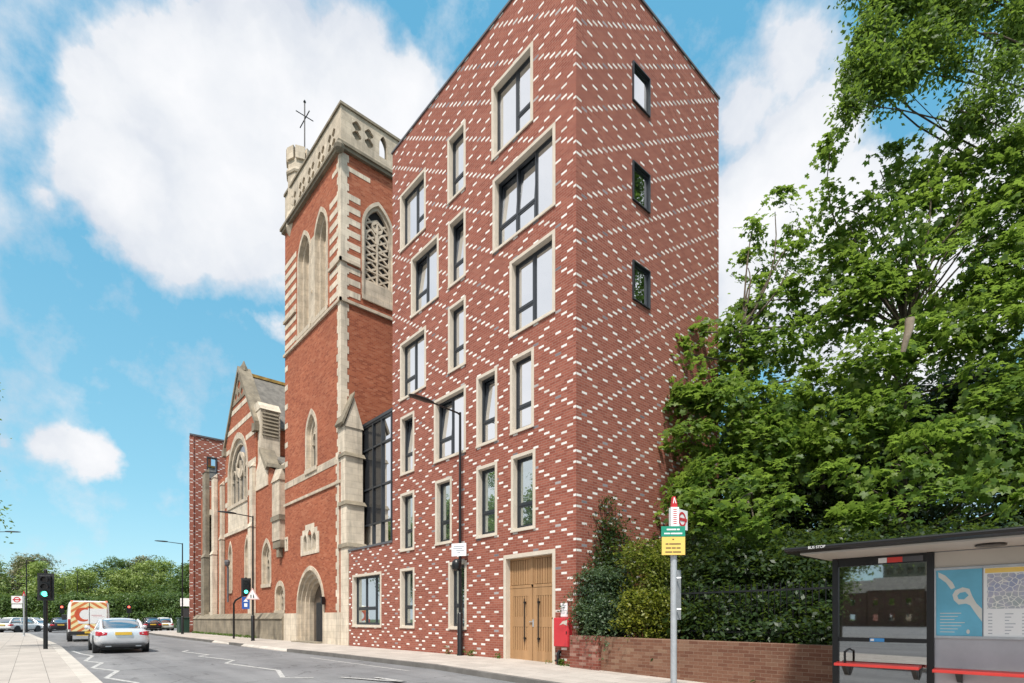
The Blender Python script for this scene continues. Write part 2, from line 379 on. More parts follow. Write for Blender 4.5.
FR = lambda y0: (lambda u, v, w: (u, y0+w, v))           # wall facing the street, w goes into the building
SD = lambda x0: (lambda u, v, w: (x0-w, u, v))           # wall facing +x
def rect(a, b, c, d): return [(a, c), (b, c), (b, d), (a, d)]
def arch(x0, x1, z0, zs, za, n=8):
    w = (x1-x0)/2; r = za-zs; Rr = (w*w+r*r)/(2*w); mid = (x0+x1)/2
    th = math.asin(min(1, r/Rr)); th = th if Rr >= w and r <= Rr else math.pi/2
    L = []
    for i in range(n+1):
        a = th*i/n; L.append((x0+Rr-Rr*math.cos(a), zs+Rr*math.sin(a)))
    Rt = [(2*mid-p[0], p[1]) for p in L[:-1]][::-1]
    return [(x0, z0)]+L+Rt+[(x1, z0)]
def ring(x0, x1, z0, zs, za, t, n=8):
    a = arch(x0, x1, z0, zs, za, n); b = arch(x0+t, x1-t, z0, zs, za-t*1.5, n)
    return a+b[::-1]

# ------------------------------------------------------------------ ground
def gz(x): return 0.0 if x < -2.5 else -.022*(x+2.5)
ROAD = -.12
def sheet(name, pts2, zf, m, dz=0, xs=None):
    mb = MB(); mb.slab(pts2, [], 0, -.5, lambda u, v, w: (u, v, zf+dz+w)); return mb.build(name, m)
mb = MB()
n = 12; xs = [-1500, -300, -100, -2.5, 2, 8, 20, 40, 300, 1500]; ys = [-1500, -300, -60, -16, 0.4, 30, 300, 1500]
for i in range(len(xs)-1):
    for j in range(len(ys)-1):
        z0, z1 = [-.3+(gz(min(q, 40))) for q in (xs[i], xs[i+1])]
        mb.add([(xs[i], ys[j], z0), (xs[i+1], ys[j], z1), (xs[i+1], ys[j+1], z1), (xs[i], ys[j+1], z0)], [(0, 1, 2, 3)])
tag(mb.build('ground', M['grass']), kind='structure')
def xband(name, x0, x1, ya, yb, zoff, m, thick=.3, n=16):
    mb = MB(); xs = sorted(set([x0, x1]+[q for q in (-2.5,) if x0 < q < x1]))
    for a, b in zip(xs[:-1], xs[1:]):
        z0, z1 = gz(a)+zoff, gz(b)+zoff
        A0, B0 = ya(a), yb(a); A1, B1 = ya(b), yb(b)
        mb.hexa([(a, A0, z0-thick), (b, A1, z1-thick), (b, B1, z1-thick), (a, B0, z0-thick)], [(a, A0, z0), (b, A1, z1), (b, B1, z1), (a, B0, z0)])
    return mb
def poly_band(name, line, off0, off1, zoff, m, thick=.3):
    """band along a kerb polyline between two sideways offsets"""
    mb = MB()
    def offs(i, d):
        p = Vector(line[i]); a = Vector(line[max(i-1, 0)]); b = Vector(line[min(i+1, len(line)-1)])
        t = (b-a).normalized(); return p+Vector((-t.y, t.x))*d
    for i in range(len(line)-1):
        q = [offs(i, off0), offs(i+1, off0), offs(i+1, off1), offs(i, off1)]
        mb.hexa([(p.x, p.y, gz(min(p.x, 40))+zoff-thick) for p in q], [(p.x, p.y, gz(min(p.x, 40))+zoff) for p in q])
    return tag(mb.build(name, m), kind='structure')
LK = [(60, -10.04), (20, -10.04), (8, -10.04), (-2.5, -10.04), (-21, -10.04), (-26, -10.12), (-31.3, -10.33), (-40, -10.7), (-51.5, -11.1), (-56, -11.8), (-59, -14), (-60, -18), (-60, -40)]
RK = [(60, -2.9), (20, -2.9), (8, -2.9), (-2.5, -2.95), (-9, -3.0), (-13.4, -3.2), (-30, -3.3), (-43, -3.4), (-52, -3.0), (-57, -1.5), (-59.5, 3), (-60, 30)]
# road sheets
tag(MB().add([(-2.5, -10.3, ROAD), (-2.5, -2.7, ROAD), (-61, -1.0, ROAD), (-61, -16, ROAD)], [(0, 1, 2, 3)]).add([(60, -10.3, gz(40)*1+ROAD-.44), (60, -2.7, gz(40)+ROAD-.44), (-2.5, -2.7, ROAD), (-2.5, -10.3, ROAD)], [(0, 1, 2, 3)]).build('road', M['asphalt']), kind='structure')
tag(MB().add([(-61, -60, ROAD-.004), (-61, 60, ROAD-.004), (-84, 60, ROAD-.004), (-84, -60, ROAD-.004)], [(0, 1, 2, 3)]).build('side_road', M['asphalt']), kind='structure')
poly_band('pavement', LK, .30, 5.2, .0, M['paving'])
poly_band('kerb', LK, -.0, .30, .006, M['kerb'])
poly_band('pavement', RK, -.16, -3.6, .0, M['paving'])
def kerb_pieces():
    mb = MB()
    # dropped stretches by the crossing are left out
    for a, b in (((60, -2.9), (-2.5, -2.95)), ((-2.5, -2.95), (-9, -3.0)), ((-9, -3.0), (-13.0, -3.18)), ((-19.2, -3.24), (-21.4, -3.26)), ((-25.0, -3.28), (-43, -3.4)), ((-43, -3.4), (-52, -3.0)), ((-52, -3.0), (-57, -1.5)), ((-57, -1.5), (-59.5, 3)), ((-59.5, 3), (-60, 30))):
        d = (Vector(b)-Vector(a)).normalized(); nn = Vector((-d.y, d.x))*-.16
        q = [Vector(a), Vector(b), Vector(b)+nn, Vector(a)+nn]
        mb.hexa([(p.x, p.y, gz(min(p.x, 60))-.3) for p in q], [(p.x, p.y, gz(min(p.x, 60))+.006) for p in q])
    return mb
tag(kerb_pieces().build('kerb', M['kerbdark']), kind='structure')
mb = MB()
for xa, xb in ((-13.0, -19.2), (-21.4, -25.0)):
    mb.hexa([(xa, -3.19, -.3), (xb, -3.26, -.3), (xb, -3.1, -.3), (xa, -3.03, -.3)], [(xa, -3.19, -.09), (xb, -3.26, -.09), (xb, -3.1, .004), (xa, -3.03, .004)])
tag(mb.build('dropped_kerb', M['kerb']), kind='structure')
# zig-zag lines and bay marks
zl = [(-19.6, -9.75), (-16.9, -9.6), (-15.2, -9.37), (-12.3, -9.76), (-11, -9.43), (-9.0, -9.8), (-7.5, -9.38), (-5.6, -9.78), (-4, -9.4), (-1.5, -9.75)]
zr = [(-15.9, -6.55), (-16.0, -6.0), (-15.2, -6.05), (-13.0, -6.15), (-12.5, -6.45), (-9.3, -6.15), (-8.6, -6.6), (-4.9, -6.2), (-3.6, -6.55), (-2.9, -6.2)]
zr = [(-17.0, -5.95), (-16.0, -6.35), (-13.05, -6.05), (-12.4, -6.5), (-9.46, -6.10), (-8.3, -6.62), (-4.9, -6.2), (-3.0, -6.72), (-2.5, -6.2)]
tag(MB().strip(zl, .11, ROAD+.005).strip(zr, .11, ROAD+.006).build('road_markings', M['paint']), kind='structure')
tag(MB().strip([(-2.2, -5.7), (-.4, -5.0), (-1.6, -5.1)], .11, ROAD+.005).strip([(-9, -3.75), (-2.5, -3.7), ], .07, ROAD+.005).build('bay_markings', M['paint']), kind='structure')
tag(MB().add([(-56, -15.2, -.2), (-2.5, -15.2, -.2), (-2.5, -140, -.2), (-56, -140, -.2)], [(0, 1, 2, 3)]).add([(-2.5, -15.2, -.2), (60, -15.2, -1.0), (60, -140, -1.0), (-2.5, -140, -.2)], [(0, 1, 2, 3)]).build('forecourt', M['asphalt']), kind='structure')
tag(MB().box(-7, 60, .35, 60, -.6, -.16).build('earth', M['soil']), kind='structure')

# ------------------------------------------------------------------ new apartment building
B = thing('apartment_building', 'tall flat roofed red brick block patterned with white brick diamonds, right of the church tower', 'building', (0, 0, 0))
WIN = [  # x0 x1 z0 layout
 (-3.60, -1.68, 15.88, 'LR'), (-3.54, -.77, 12.88, 'TTF'), (-2.72, -.78, 9.88, 'RL'), (-2.70, -1.64, 6.88, 'S'), (-4.39, -3.32, 6.88, 'T'),
 (-2.65, -1.58, 3.88, 'S'), (-4.39, -3.32, 3.88, 'S'), (-6.06, -4.99, 15.88, 'S'), (-9.36, -7.48, 15.88-.05+.05-3+0, 'LR'), (-6.02, -4.99, 12.88, 'T'),
 (-8.53, -6.62, 12.88-3, 'TF'), (-6.02, -4.98, 9.88, 'S'), (-9.36, -7.46, 9.88-3, 'RL'), (-6.92, -4.98, 6.88, 'TF'), (-9.34, -8.29, 6.88-3, 'T'),
 (-9.34, -8.29, 3.88-3+3-3, 'S'), (-6.84, -5.80, 3.88, 'S'), (-13.66, -10.92, .87, 'G'), (-9.36, -8.28, .87, 'S'), (-6.0, -4.94, .87, 'S')]
# storey of every window read off the facade (bottom of the surround)
ZB = [15.88, 12.88, 9.88, 6.88, 6.88, 3.88, 3.88, 15.88, 15.83, 12.88, 12.88, 9.88, 9.9, 6.9, 6.92, 3.9, 3.9, .87, .87, .87]
ZT = [18.24, 15.24, 12.23, 9.24, 9.23, 6.23, 6.24, 18.2, 18.13, 15.22, 15.2, 12.22, 12.2, 9.21, 9.26, 6.21, 6.25, 3.24, 3.23, 3.23]
HT, LOWT = 20.22, 4.36
holes = []
for i, w_ in enumerate(WIN): holes.append(rect(w_[0], w_[1], ZB[i], ZT[i]))
door = rect(-3.0, -.77, -.3, 3.21)
up = [(-9.98, LOWT), (-9.98, HT), (0, HT), (0, -.3), (-.77, -.3), (-.77, 3.21), (-3.0, 3.21), (-3.0, -.3), (-14.03, -.3), (-14.03, LOWT)]
mb = MB(); mb.slab(up, holes, 0, .3, FR(0))
RW = [(2.52, 3.40, 16.88, 18.06), (2.52, 3.40, 13.88, 15.06), (2.52, 3.40, 10.88, 12.06)]
mb.slab(rect(.3, 7.76, -.5, HT), [rect(*w_) for w_ in RW], 0, .3, SD(0))
mb.box(-9.98, -9.68, .3, 7.76, LOWT, HT)       # flank above the low link
mb.box(-9.98, -.3, 7.46, 7.76, -.3, HT)
mb.box(-14.03, -13.73, .3, 4, -.3, LOWT); mb.box(-13.73, -9.98, 3.7, 4, -.3, LOWT)
mb.build('wall', M['diaper'], B)
MB().box(-9.68, -.3, .3, 7.46, HT-.4, HT-.15).box(-13.73, -9.68, .3, 3.7, LOWT-.3, LOWT-.1).each('roof', M['lead'], B)
MB().box(-10.03, .04, -.04, .33, HT, HT+.07).box(-.33, .04, .33, 7.8, HT, HT+.07).box(-10.03, -9.66, .33, 7.8, HT, HT+.07).box(-14.06, -9.985, -.04, .36, LOWT, LOWT+.09).each('coping', M['lead'], B)
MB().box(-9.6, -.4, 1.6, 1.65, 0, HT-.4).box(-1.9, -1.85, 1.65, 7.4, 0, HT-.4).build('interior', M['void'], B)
def sash(parent, x0, x1, z0, z1, y, tilt, gm, fw=.055):
    """one glazed sash; tilt hinges it at the bottom, top into the room"""
    def mp(u, v, w):
        dv = v-z0; return (u, y+w+math.sin(tilt)*dv, z0+dv*math.cos(tilt))
    MB().slab(rect(x0, x1, z0, z1), [rect(x0+fw, x1-fw, z0+fw, z1-fw)], 0, .06, mp).build('sash', M['frame'], parent)
    MB().slab(rect(x0+fw-.005, x1-fw+.005, z0+fw-.005, z1-fw+.005), [], .02, .04, mp).build('pane', gm, parent)
for i, (x0, x1, _, lay) in enumerate(WIN):
    z0, z1 = ZB[i], ZT[i]; gm = M['glass'] if z0 > 6 else M['glassg']
    fr = .105; e = .0
    MBs = MB().slab(rect(x0, x1, z0, z1), [rect(x0+fr, x1-fr, z0+fr, z1-fr)], -.022, .235, FR(0)); 
    MBs.box(x0-.01, x1+.03, -.045, -.0225, z0-.006, z0+.05)
    wd = bpy.data.objects.new('window', None); COL.objects.link(wd); wd.parent = B; wd.location = ((x0+x1)/2, 0, z0)
    MBs.build('surround', M['precast'], wd, bevel=.006)
    a, b_, c, d = x0+fr, x1-fr, z0+fr, z1-fr; y = .15
    MB().slab(rect(a, b_, c, d), [rect(a+.05, b_-.05, c+.05, d-.05)], 0, .09, FR(y)).build('frame', M['frame'], wd)
    a += .05; b_ -= .05; c += .05; d -= .05; y += .02
    tr = c+(d-c)*.33
    def cell(p, q, kind):
        if kind == 'F': sash(wd, p, q, c, d, y, 0, gm, .045)
        else:
            sash(wd, p, q, c, tr-.02, y, 0, gm); sash(wd, p, q, tr+.02, d, y, R(4.5) if kind == 'T' else 0, gm)
            MB().box(p, q, y-.012, y+.07, tr-.021, tr+.021).build('transom', M['frame'], wd)
    n = {'S': 1, 'T': 1, 'LR': 2, 'RL': 2, 'TF': 2, 'TTF': 3, 'G': 3}[lay]
    if lay == 'LR': cuts = [a, a+(b_-a)*.55, b_]; ks = 'FS'
    elif lay == 'RL': cuts = [a, a+(b_-a)*.47, b_]; ks = 'SF'
    elif lay == 'TF': cuts = [a, a+(b_-a)*.47, b_]; ks = 'TF'
    elif lay == 'TTF': cuts = [a, a+(b_-a)*.34, a+(b_-a)*.67, b_]; ks = 'TTF'
    elif lay == 'G': cuts = [a, a+(b_-a)*.37, a+(b_-a)*.75, b_]; ks = 'SSF'
    else: cuts = [a, b_]; ks = lay
    for j, k in enumerate(ks):
        p, q = cuts[j], cuts[j+1]
        if j > 0:
            MB().box(p-.025, p+.025, y-.014, y+.072, c, d).build('mullion', M['frame'], wd); p += .026
        if j < len(ks)-1: q -= .026
        cell(p, q, k)
for (y0, y1, z0, z1) in RW:
    wd = bpy.data.objects.new('window', None); COL.objects.link(wd); wd.parent = B; wd.location = (0, (y0+y1)/2, z0)
    MB().slab(rect(y0, y1, z0, z1), [rect(y0+.03, y1-.03, z0+.03, z1-.03)], -.06, .16, SD(0)).build('surround', M['frame'], wd)
    MB().slab(rect(y0+.03, y1-.03, z0+.03, z1-.03), [rect(y0+.08, y1-.08, z0+.08, z1-.08)], .03, .09, SD(0)).build('sash', M['frame'], wd)
    MB().slab(rect(y0+.085, y1-.085, z0+.085, z1-.085), [], .05, .07, SD(0)).build('pane', M['glass'], wd)
# oak double door
dr = bpy.data.objects.new('door', None); COL.objects.link(dr); dr.parent = B; dr.location = (-1.9, 0, 0)
MB().slab([(-3.0, -.06), (-3.0, 3.21), (-.77, 3.21), (-.77, -.06), (-.88, -.06), (-.88, 3.09), (-2.89, 3.09), (-2.89, -.06)], [], -.025, .29, FR(0)).build('surround', M['precast'], dr, bevel=.006)
mb = MB(); X0, X1 = -2.89, -.88; mid = -1.885
def grooved(mb, a, b, z0, z1, y, step=.105):
    mb.box(a, b, y+.03, y+.06, z0, z1)
    k = max(1, round((b-a)/step)); s_ = (b-a)/k
    for i in range(k): mb.box(a+i*s_+.012, a+(i+1)*s_-.012, y+.004, y+.031, z0, z1)
for a, b in ((X0, mid-.045), (mid+.045, X1)):
    grooved(mb, a+.06, b-.06, 2.28, 3.02, .17)
    mb.box(a, b, .155, .2, 2.18, 2.265); mb.box(a, b, .165, .21, 3.03, 3.09)
    mb.box(a, a+.055, .165, .21, 2.27, 3.03); mb.box(b-.055, b, .165, .21, 2.27, 3.03)
mb.box(mid-.045, mid+.045, .15, .22, 2.27, 3.09)
mb.build('overpanel', M['oak'], dr)
for a, b, hx in ((X0, mid-.012, mid-.30), (mid+.012, X1, mid+.30)):
    mb = MB()
    mb.box(a, a+.14, .163, .21, -.02, 2.175); mb.box(b-.14, b, .163, .21, -.02, 2.175)
    mb.box(a+.14, b-.14, .164, .21, 1.93, 2.175); mb.box(a+.14, b-.14, .164, .21, 1.0, 1.3); mb.box(a+.14, b-.14, .164, .21, -.02, .28)
    grooved(mb, a+.14, b-.14, .28, 1.0, .165); grooved(mb, a+.14, b-.14, 1.3, 1.93, .165)
    lf = mb.build('leaf', M['oak'], dr)
    MB().tube([(hx, .11, .55), (hx, .11, 1.85)], .017, 10).box(hx-.03, hx+.03, .10, .165, .62, .68).box(hx-.03, hx+.03, .10, .165, 1.7, 1.76).build('handle', M['black'], lf)
MB().box(mid+.02, mid+.07, .145, .164, 1.0, 1.22).box(mid-.1, mid+.04, .12, .146, 1.14, 1.16).build('lock', M['galv'], dr)
# glazed link between block and tower
LZ0, LZ1 = LOWT-.1, 10.43
lk = bpy.data.objects.new('glazed_link', None); COL.objects.link(lk); lk.parent = B; lk.location = (-12.2, 1, LOWT)
mb = MB(); xs_ = [-14.85, -13.6, -12.75, -11.85, -11.35, -10.6, -9.98]; zs_ = [LZ0, 5.7, 7.4, 9.3, LZ1]
for x in xs_: mb.box(x-.035, x+.035, .96, 1.12, LZ0, LZ1)
for z in zs_: mb.box(xs_[0]+.036, xs_[-1]-.036, .975, 1.11, z-.04, z+.04)
mb.box(-14.9, -9.985, .94, 3.6, LZ1+.042, LZ1+.18)
mb.build('frame', M['frame'], lk)
for i in range(len(xs_)-1):
    for j in range(len(zs_)-1):
        p, q, r_, s_ = xs_[i]+.036, xs_[i+1]-.036, zs_[j]+.041, zs_[j+1]-.041
        opaque = (i < 2 and j > 0)
        MB().box(p, q, 1.03+.01*((i*7+j*3) % 3), 1.07, r_, s_).build('pane', M['linkdark'] if opaque else M['glass'], lk)
# ------------------------------------------------------------------ red box, notice, pipe on the wall by the door
cab = thing('meter_cabinet', 'red metal cabinet fixed to the brick wall right of the oak door', 'cabinet', (-.42, -.09, .5))
MB().box(-.68, -.13, -.16, -.004, .47, 1.27).build('body', M['red'], cab, bevel=.01)
MB().box(-.665, -.145, -.178, -.1605, .485, 1.255).build('door', M['red'], cab, bevel=.006)
MB().slab([(-.45, 1.06), (-.33, 1.17), (-.16, 1.2), (-.17, 1.05), (-.3, 1.1)], [], -.1815, -.179, FR(0)).build('torn_sticker', M['beige'], cab)
MB().box(-.2, -.17, -.19, -.1785, .82, .9).build('latch', M['black'], cab)
nt_ = thing('notice', 'small white notice on the brick wall above the red cabinet', 'notice', (-.42, 0, 1.3))
MB().box(-.55, -.30, -.02, -.003, 1.3, 1.68).build('board', M['signwhite'], nt_)
mb = MB()
for k in range(6): mb.box(-.52, -.34-.03*(k % 3), -.0225, -.0205, 1.6-.045*k, 1.615-.045*k)
mb.build('print', M['greyink'], nt_)
tag(MB().tube([(-.6, -.07, -.06), (-.6, -.07, .27), (-.58, -.02, .34)], .05, 10).box(-.67, -.53, -.14, -.003, .05, .1).build('drain_pipe', M['black'], smooth=40), 'short black pipe stub on the wall below the red cabinet', 'pipe')
# ------------------------------------------------------------------ church tower
TX0, TX1, TY0, TY1 = -22.5, -14.9, 0.0, 7.4
T = thing('church_tower', 'tall old church tower of red brick striped with pale stone, under an openwork stone parapet', 'tower', (-18.7, 3.7, 0))
FZ = 23.55
lan = [(-20.5, -18.6), (-18.2, -16.4)]
BA = lambda a, b: arch(a, b, 16.6, 20.75, 22.2)
front_holes = [BA(a, b) for a, b in lan] + [arch(-19.3, -17.8, 8.95, 11.0, 12.2), rect(-19.7, -17.8, 4.8, 5.7), rect(-22.4, -22.1, 5.3, 5.85), arch(-20.5, -16.85, -.2, 1.9, 4.0)]
dz = front_holes.pop()
outer = [(TX0, -.3)]+[(p[0], -.3 if i in (0, len(dz)-1) else p[1]) for i, p in enumerate(dz)]+[(TX1, -.3), (TX1, FZ), (TX0, FZ)]
mb = MB(); mb.slab(outer, front_holes, 0, .85, FR(0))
sd = [(1.15, 2.75), (4.5, 6.1)]
mb.slab(rect(.85, TY1, -.3, FZ), [arch(a, b, 16.9, 20.5, 21.95) for a, b in sd], 0, .85, SD(TX1))
mb.box(TX0, TX0+.85, .85, TY1, -.3, FZ); mb.box(TX0+.85, TX1-.85, TY1-.85, TY1, -.3, FZ)
mb.build('wall', M['redbrick'], T)
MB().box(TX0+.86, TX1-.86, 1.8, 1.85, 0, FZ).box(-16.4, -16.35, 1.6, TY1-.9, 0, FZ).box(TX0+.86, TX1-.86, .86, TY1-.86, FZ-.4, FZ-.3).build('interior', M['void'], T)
# stone bands and quoins
mb = MB()
def band(z0, z1, pr=.02, xa=TX0, xb=TX1):
    mb.box(xa-pr, xb+pr, -pr, -.001, z0, z1); mb.box(TX1+.001, TX1+pr, 0, TY1, z0, z1)
mb.box(TX0-.02, TX1+.02, -.02, -.001, 8.72, 9.08)
mb.box(TX0-.06, TX1+.02, -.07, -.001, 7.72, 7.86)
for z in (16.38, 18.3):
    for (a, b) in ((TX0-.08, -20.75), (-18.42, -18.38), (-16.2, TX1+.1)) if z > 17 else ((TX0-.08, TX1+.1),): mb.box(a, b, -.1, -.001, z, z+.14)
    for (a, b) in ((-.1, .95), (2.95, 4.3), (6.3, TY1)) if z > 17 else ((-.1, TY1),): mb.box(TX1+.001, TX1+.1, a, b, z, z+.14)
mb.each('string_course', M['stone'], T)
mb = MB(); z = 9.2; k = 0
while z < FZ-.1:
    h = .34 if not (16.5 < z < 21.3) else .28
    l1, l2 = (.43, .30) if k % 2 else (.32, .39)
    if k % 5 == 3: l1 += .05
    mb.box(TX1-l1, TX1+.018, -.018, .9*0+l2, z, min(z+h, FZ)); z += h; k += 1
z = 1.6; k = 0
mb.build('quoin', M['palestone'], T)
mb = MB(); z = 16.75
while z < 21.4:                                             # the banded corners beside the belfry openings
    for a, b in ((TX0+.0, -20.72), (-16.2, TX1-.31)): mb.box(a, b, -.014, -.001, z, z+.29)
    mb.box(TX1+.001, TX1+.014, .30, .98, z, z+.29); mb.box(TX1+.001, TX1+.014, 2.95, 4.3, z, z+.29)
    z += .58
for z in (22.75,): mb.box(-15.9, TX1-.3, -.014, -.001, z, z+.22); mb.box(TX1+.001, TX1+.014, .3, 1.5, z, z+.22)
z = 10.0
while z < 16: mb.box(TX0, TX0+.45, -.014, -.001, z, z+.3); z += 1.1
mb.each('stripe', M['palestone'], T)
# moulded stone openings
def mould(parent, args, mp, t0=.2, steps=3, dpt=.26, proud=.03, sill=True):
    x0, x1, z0, zs, za = args; mb = MB(); d = -proud
    for k in range(steps):
        mb.slab(ring(x0+t0*k*.95, x1-t0*k*.95, z0, zs, za-t0*1.45*k, t0), [], d, d+dpt+.02, mp); d += dpt
    o = mb.build('moulding', M['stone'], parent); return o, (x0+t0*.95*(steps-1)+t0, x1-t0*.95*(steps-1)-t0, za-t0*1.45*(steps-1)-t0*1.5, d-dpt)
def lancet(parent, args, mp, louv=True, t0=.2, steps=3, dpt=.24, gl='glassd', lights=2):
    wd = bpy.data.objects.new('window', None); COL.objects.link(wd); wd.parent = parent
    wd.location = Vector(mp((args[0]+args[1])/2, args[2], 0))-origin(parent)
    o, (a, b, za, d) = mould(wd, args, mp, t0, steps, dpt)
    z0, zs = args[2], args[3]
    MB().slab([(args[0], z0-.02), (args[1], z0-.02), (args[1], z0+.22), (args[0], z0+.22)], [], -.08, dpt*(steps)+.1, mp).build('sill', M['stone'], wd)
    MB().slab(arch(a, b, z0, zs, za), [], d+.14, d+.2, mp).build('pane', M[gl], wd)
    mb = MB(); w = (b-a)
    for k in range(1, lights):
        x = a+w*k/lights; mb.slab(rect(x-.045, x+.045, z0, zs+(za-zs)*.45), [], d+.02, d+.139, mp)
    lw = w/lights
    for k in range(lights):
        xa, xb = a+lw*k, a+lw*(k+1)
        mb.slab(ring(xa+.02, xb-.02, zs-.5, zs-.35, zs-.35+lw*.75, .07, 5), [], d+.03, d+.136, mp)
    c = ((a+b)/2, zs+(za-zs)*.28); r = w*.24                    # the rose of the tracery
    pts = [(c[0]+r*math.cos(q*math.pi/6), c[1]+r*math.sin(q*math.pi/6)) for q in range(12)]
    hole = [(c[0]+(r-.06)*(.78+.22*math.cos(q*math.pi/6*4))*math.cos(q*math.pi/6), c[1]+(r-.06)*(.78+.22*math.cos(q*math.pi/6*4))*math.sin(q*math.pi/6)) for q in range(12)]
    mb.slab(pts, [hole], d+.025, d+.137, mp)
    if louv:
        z = z0+.5
        while z < zs-.4: mb.slab(rect(a, b, z, z+.07), [], d+.04, d+.138, mp); z += .55
    mb.build('tracery', M['stone'], wd); return wd
for a, b in lan: lancet(T, (a, b, 16.6, 20.75, 22.2), FR(0), True, .17, 3, .24)
MB().slab(rect(-18.598, -18.202, 16.6, 21.2), [], -.02, -.001, FR(0)).build('pier', M['stone'], T)
for a, b in sd:
    w_ = lancet(T, (a-.1, b+.1, 16.9, 20.5, 22.05), SD(TX1), True, .13, 2, .12, gl='void')  # near-black pane stands in for the shade inside the open belfry
    mb = MB()                                               # crossed lattice of the belfry screen
    for z in np.arange(17.95, 20.9, .40):
        mb.slab([(a+.16, z), (a+.16, z+.1), ((a+b)/2, z+.5), ((a+b)/2, z+.4)], [], .16, .24, SD(TX1)); mb.slab([((a+b)/2, z+.1), ((a+b)/2, z), (a+.16, z+.4), (a+.16, z+.5)], [], .162, .242, SD(TX1)); mb.slab([((a+b)/2, z), ((a+b)/2, z+.1), (b-.16, z+.5), (b-.16, z+.4)], [], .16, .24, SD(TX1)); mb.slab([(b-.16, z+.1), (b-.16, z), ((a+b)/2, z+.4), ((a+b)/2, z+.5)], [], .162, .242, SD(TX1))
    mb.build('lattice', M['stone'], w_)
    MB().slab(rect(a+.05, b-.05, 16.9, 17.9), [], .02, .3, SD(TX1)).build('apron', M['stone'], w_)
lancet(T, (-19.35, -17.75, 8.95, 11.0, 12.3), FR(0), False, .19, 2, .2, lights=1)
# stepped three light window and slit
wd = bpy.data.objects.new('window', None); COL.objects.link(wd); wd.parent = T; wd.location = (-.05, -3.7, 4.7)
st = [(-20.0, 4.65), (-20.0, 5.75), (-19.75, 5.75), (-19.75, 6.0), (-19.35, 6.0), (-19.35, 6.25), (-18.15, 6.25), (-18.15, 6.0), (-17.75, 6.0), (-17.75, 5.75), (-17.5, 5.75), (-17.5, 4.65)]
MB().slab(st, [arch(-19.62, -19.12, 4.85, 5.4, 5.75, 4), arch(-19.02, -18.48, 4.85, 5.6, 5.95, 4), arch(-18.38, -17.88, 4.85, 5.4, 5.75, 4)], -.03, .3, FR(0)).build('surround', M['palestone'], wd)
MB().slab(rect(-19.7, -17.8, 4.8, 6.0), [], .2, .24, FR(0)).build('pane', M['glassd'], wd)
wd = bpy.data.objects.new('window', None); COL.objects.link(wd); wd.parent = T; wd.location = (-3.55, -3.7, 5.2)
MB().slab(rect(-22.47, -22.0, 5.15, 5.95), [rect(-22.35, -22.12, 5.3, 5.82)], -.03, .3, FR(0)).build('surround', M['palestone'], wd)
MB().slab(rect(-22.4, -22.1, 5.25, 5.85), [], .2, .24, FR(0)).build('pane', M['glassd'], wd)
# porch arch, stone base, door
dd = bpy.data.objects.new('door', None); COL.objects.link(dd); dd.parent = T; dd.location = (0, -3.7, 0)
mould(dd, (-20.55, -16.8, -.1, 1.9, 4.05), FR(0), .15, 3, .17, .06)
MB().slab(ring(-20.15, -17.2, -.1, 1.9, 3.4, .14), [], .46, .9, FR(0)).build('jamb', M['stone'], dd)
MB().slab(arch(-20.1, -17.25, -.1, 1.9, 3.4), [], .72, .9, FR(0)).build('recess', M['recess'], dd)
mb = MB().box(-18.5, -17.35, .25, .31, .06, 2.1)
for k in range(8): mb.box(-18.48+k*.14, -18.38+k*.14, .23, .25, .1, 2.04)
mb.build('leaf', M['plastic'], dd)
MB().box(-20.4, -17.0, -.4, .3, -.2, .05).build('step', M['darkstone'], dd)
MB().box(TX0-.06, -20.6, -.06, -.001, -.3, 1.55).box(-16.75, TX1, -.06, -.001, -.3, 1.55).box(TX1+.001, TX1+.06, .9, TY1, -.3, 1.5).each('plinth', M['palestone'], T)
# corner buttress with weathered set-offs
mb = MB(); segs = [(-.3, 4.6, -14.06), (4.75, 6.6, -14.25), (6.8, 8.9, -14.38), (9.1, 10.3, -14.46)]
for z0, z1, x in segs: mb.box(TX1+.02, x, -.03, .86, z0, z1)
x = -14.42; mb.add([(TX1-.2, -.04, 10.3), (x, -.04, 10.3), (x, .92, 10.3), (TX1-.2, .92, 10.3), (TX1-.2, .44, 11.75), (x, .44, 11.75)], [(0, 1, 5, 4), (1, 2, 5), (2, 3, 4, 5), (3, 0, 4)])
mb.build('buttress', M['palestone'], T)
mb = MB()
for z, xa, xb in ((4.6, -14.02, -14.2), (6.6, -14.16, -14.32), (8.9, -14.28, -14.4)):
    mb.hexa([(TX1-.2, -.09, z), (xa, -.09, z), (xa, .97, z), (TX1-.2, .97, z)], [(TX1-.2, -.046, z+.2), (xb+.001, -.046, z+.2), (xb+.001, .93, z+.2), (TX1-.2, .93, z+.2)])
mb.add([(TX1-.3, -.12, 10.35), (-14.36, -.12, 10.35), (-14.36, .44, 11.85), (TX1-.3, .44, 11.85), (TX1-.3, -.2, 10.45), (-14.36, -.2, 10.45), (-14.36, .44, 12.02), (TX1-.3, .44, 12.02)], [(0, 1, 2, 3), (4, 5, 6, 7), (0, 1, 5, 4), (1, 2, 6, 5), (2, 3, 7, 6), (3, 0, 4, 7)])
mb.each('set_off', M['darkstone'], T)
mb = MB(); z = 0.0; k = 0
while z < 9.2:
    l = .34 if k % 2 else .20
    mb.box(TX1-l-.2, TX1-.18, -.03, .05, z, z+.33); z += .33; k += 1
mb.build('quoin', M['palestone'], T)
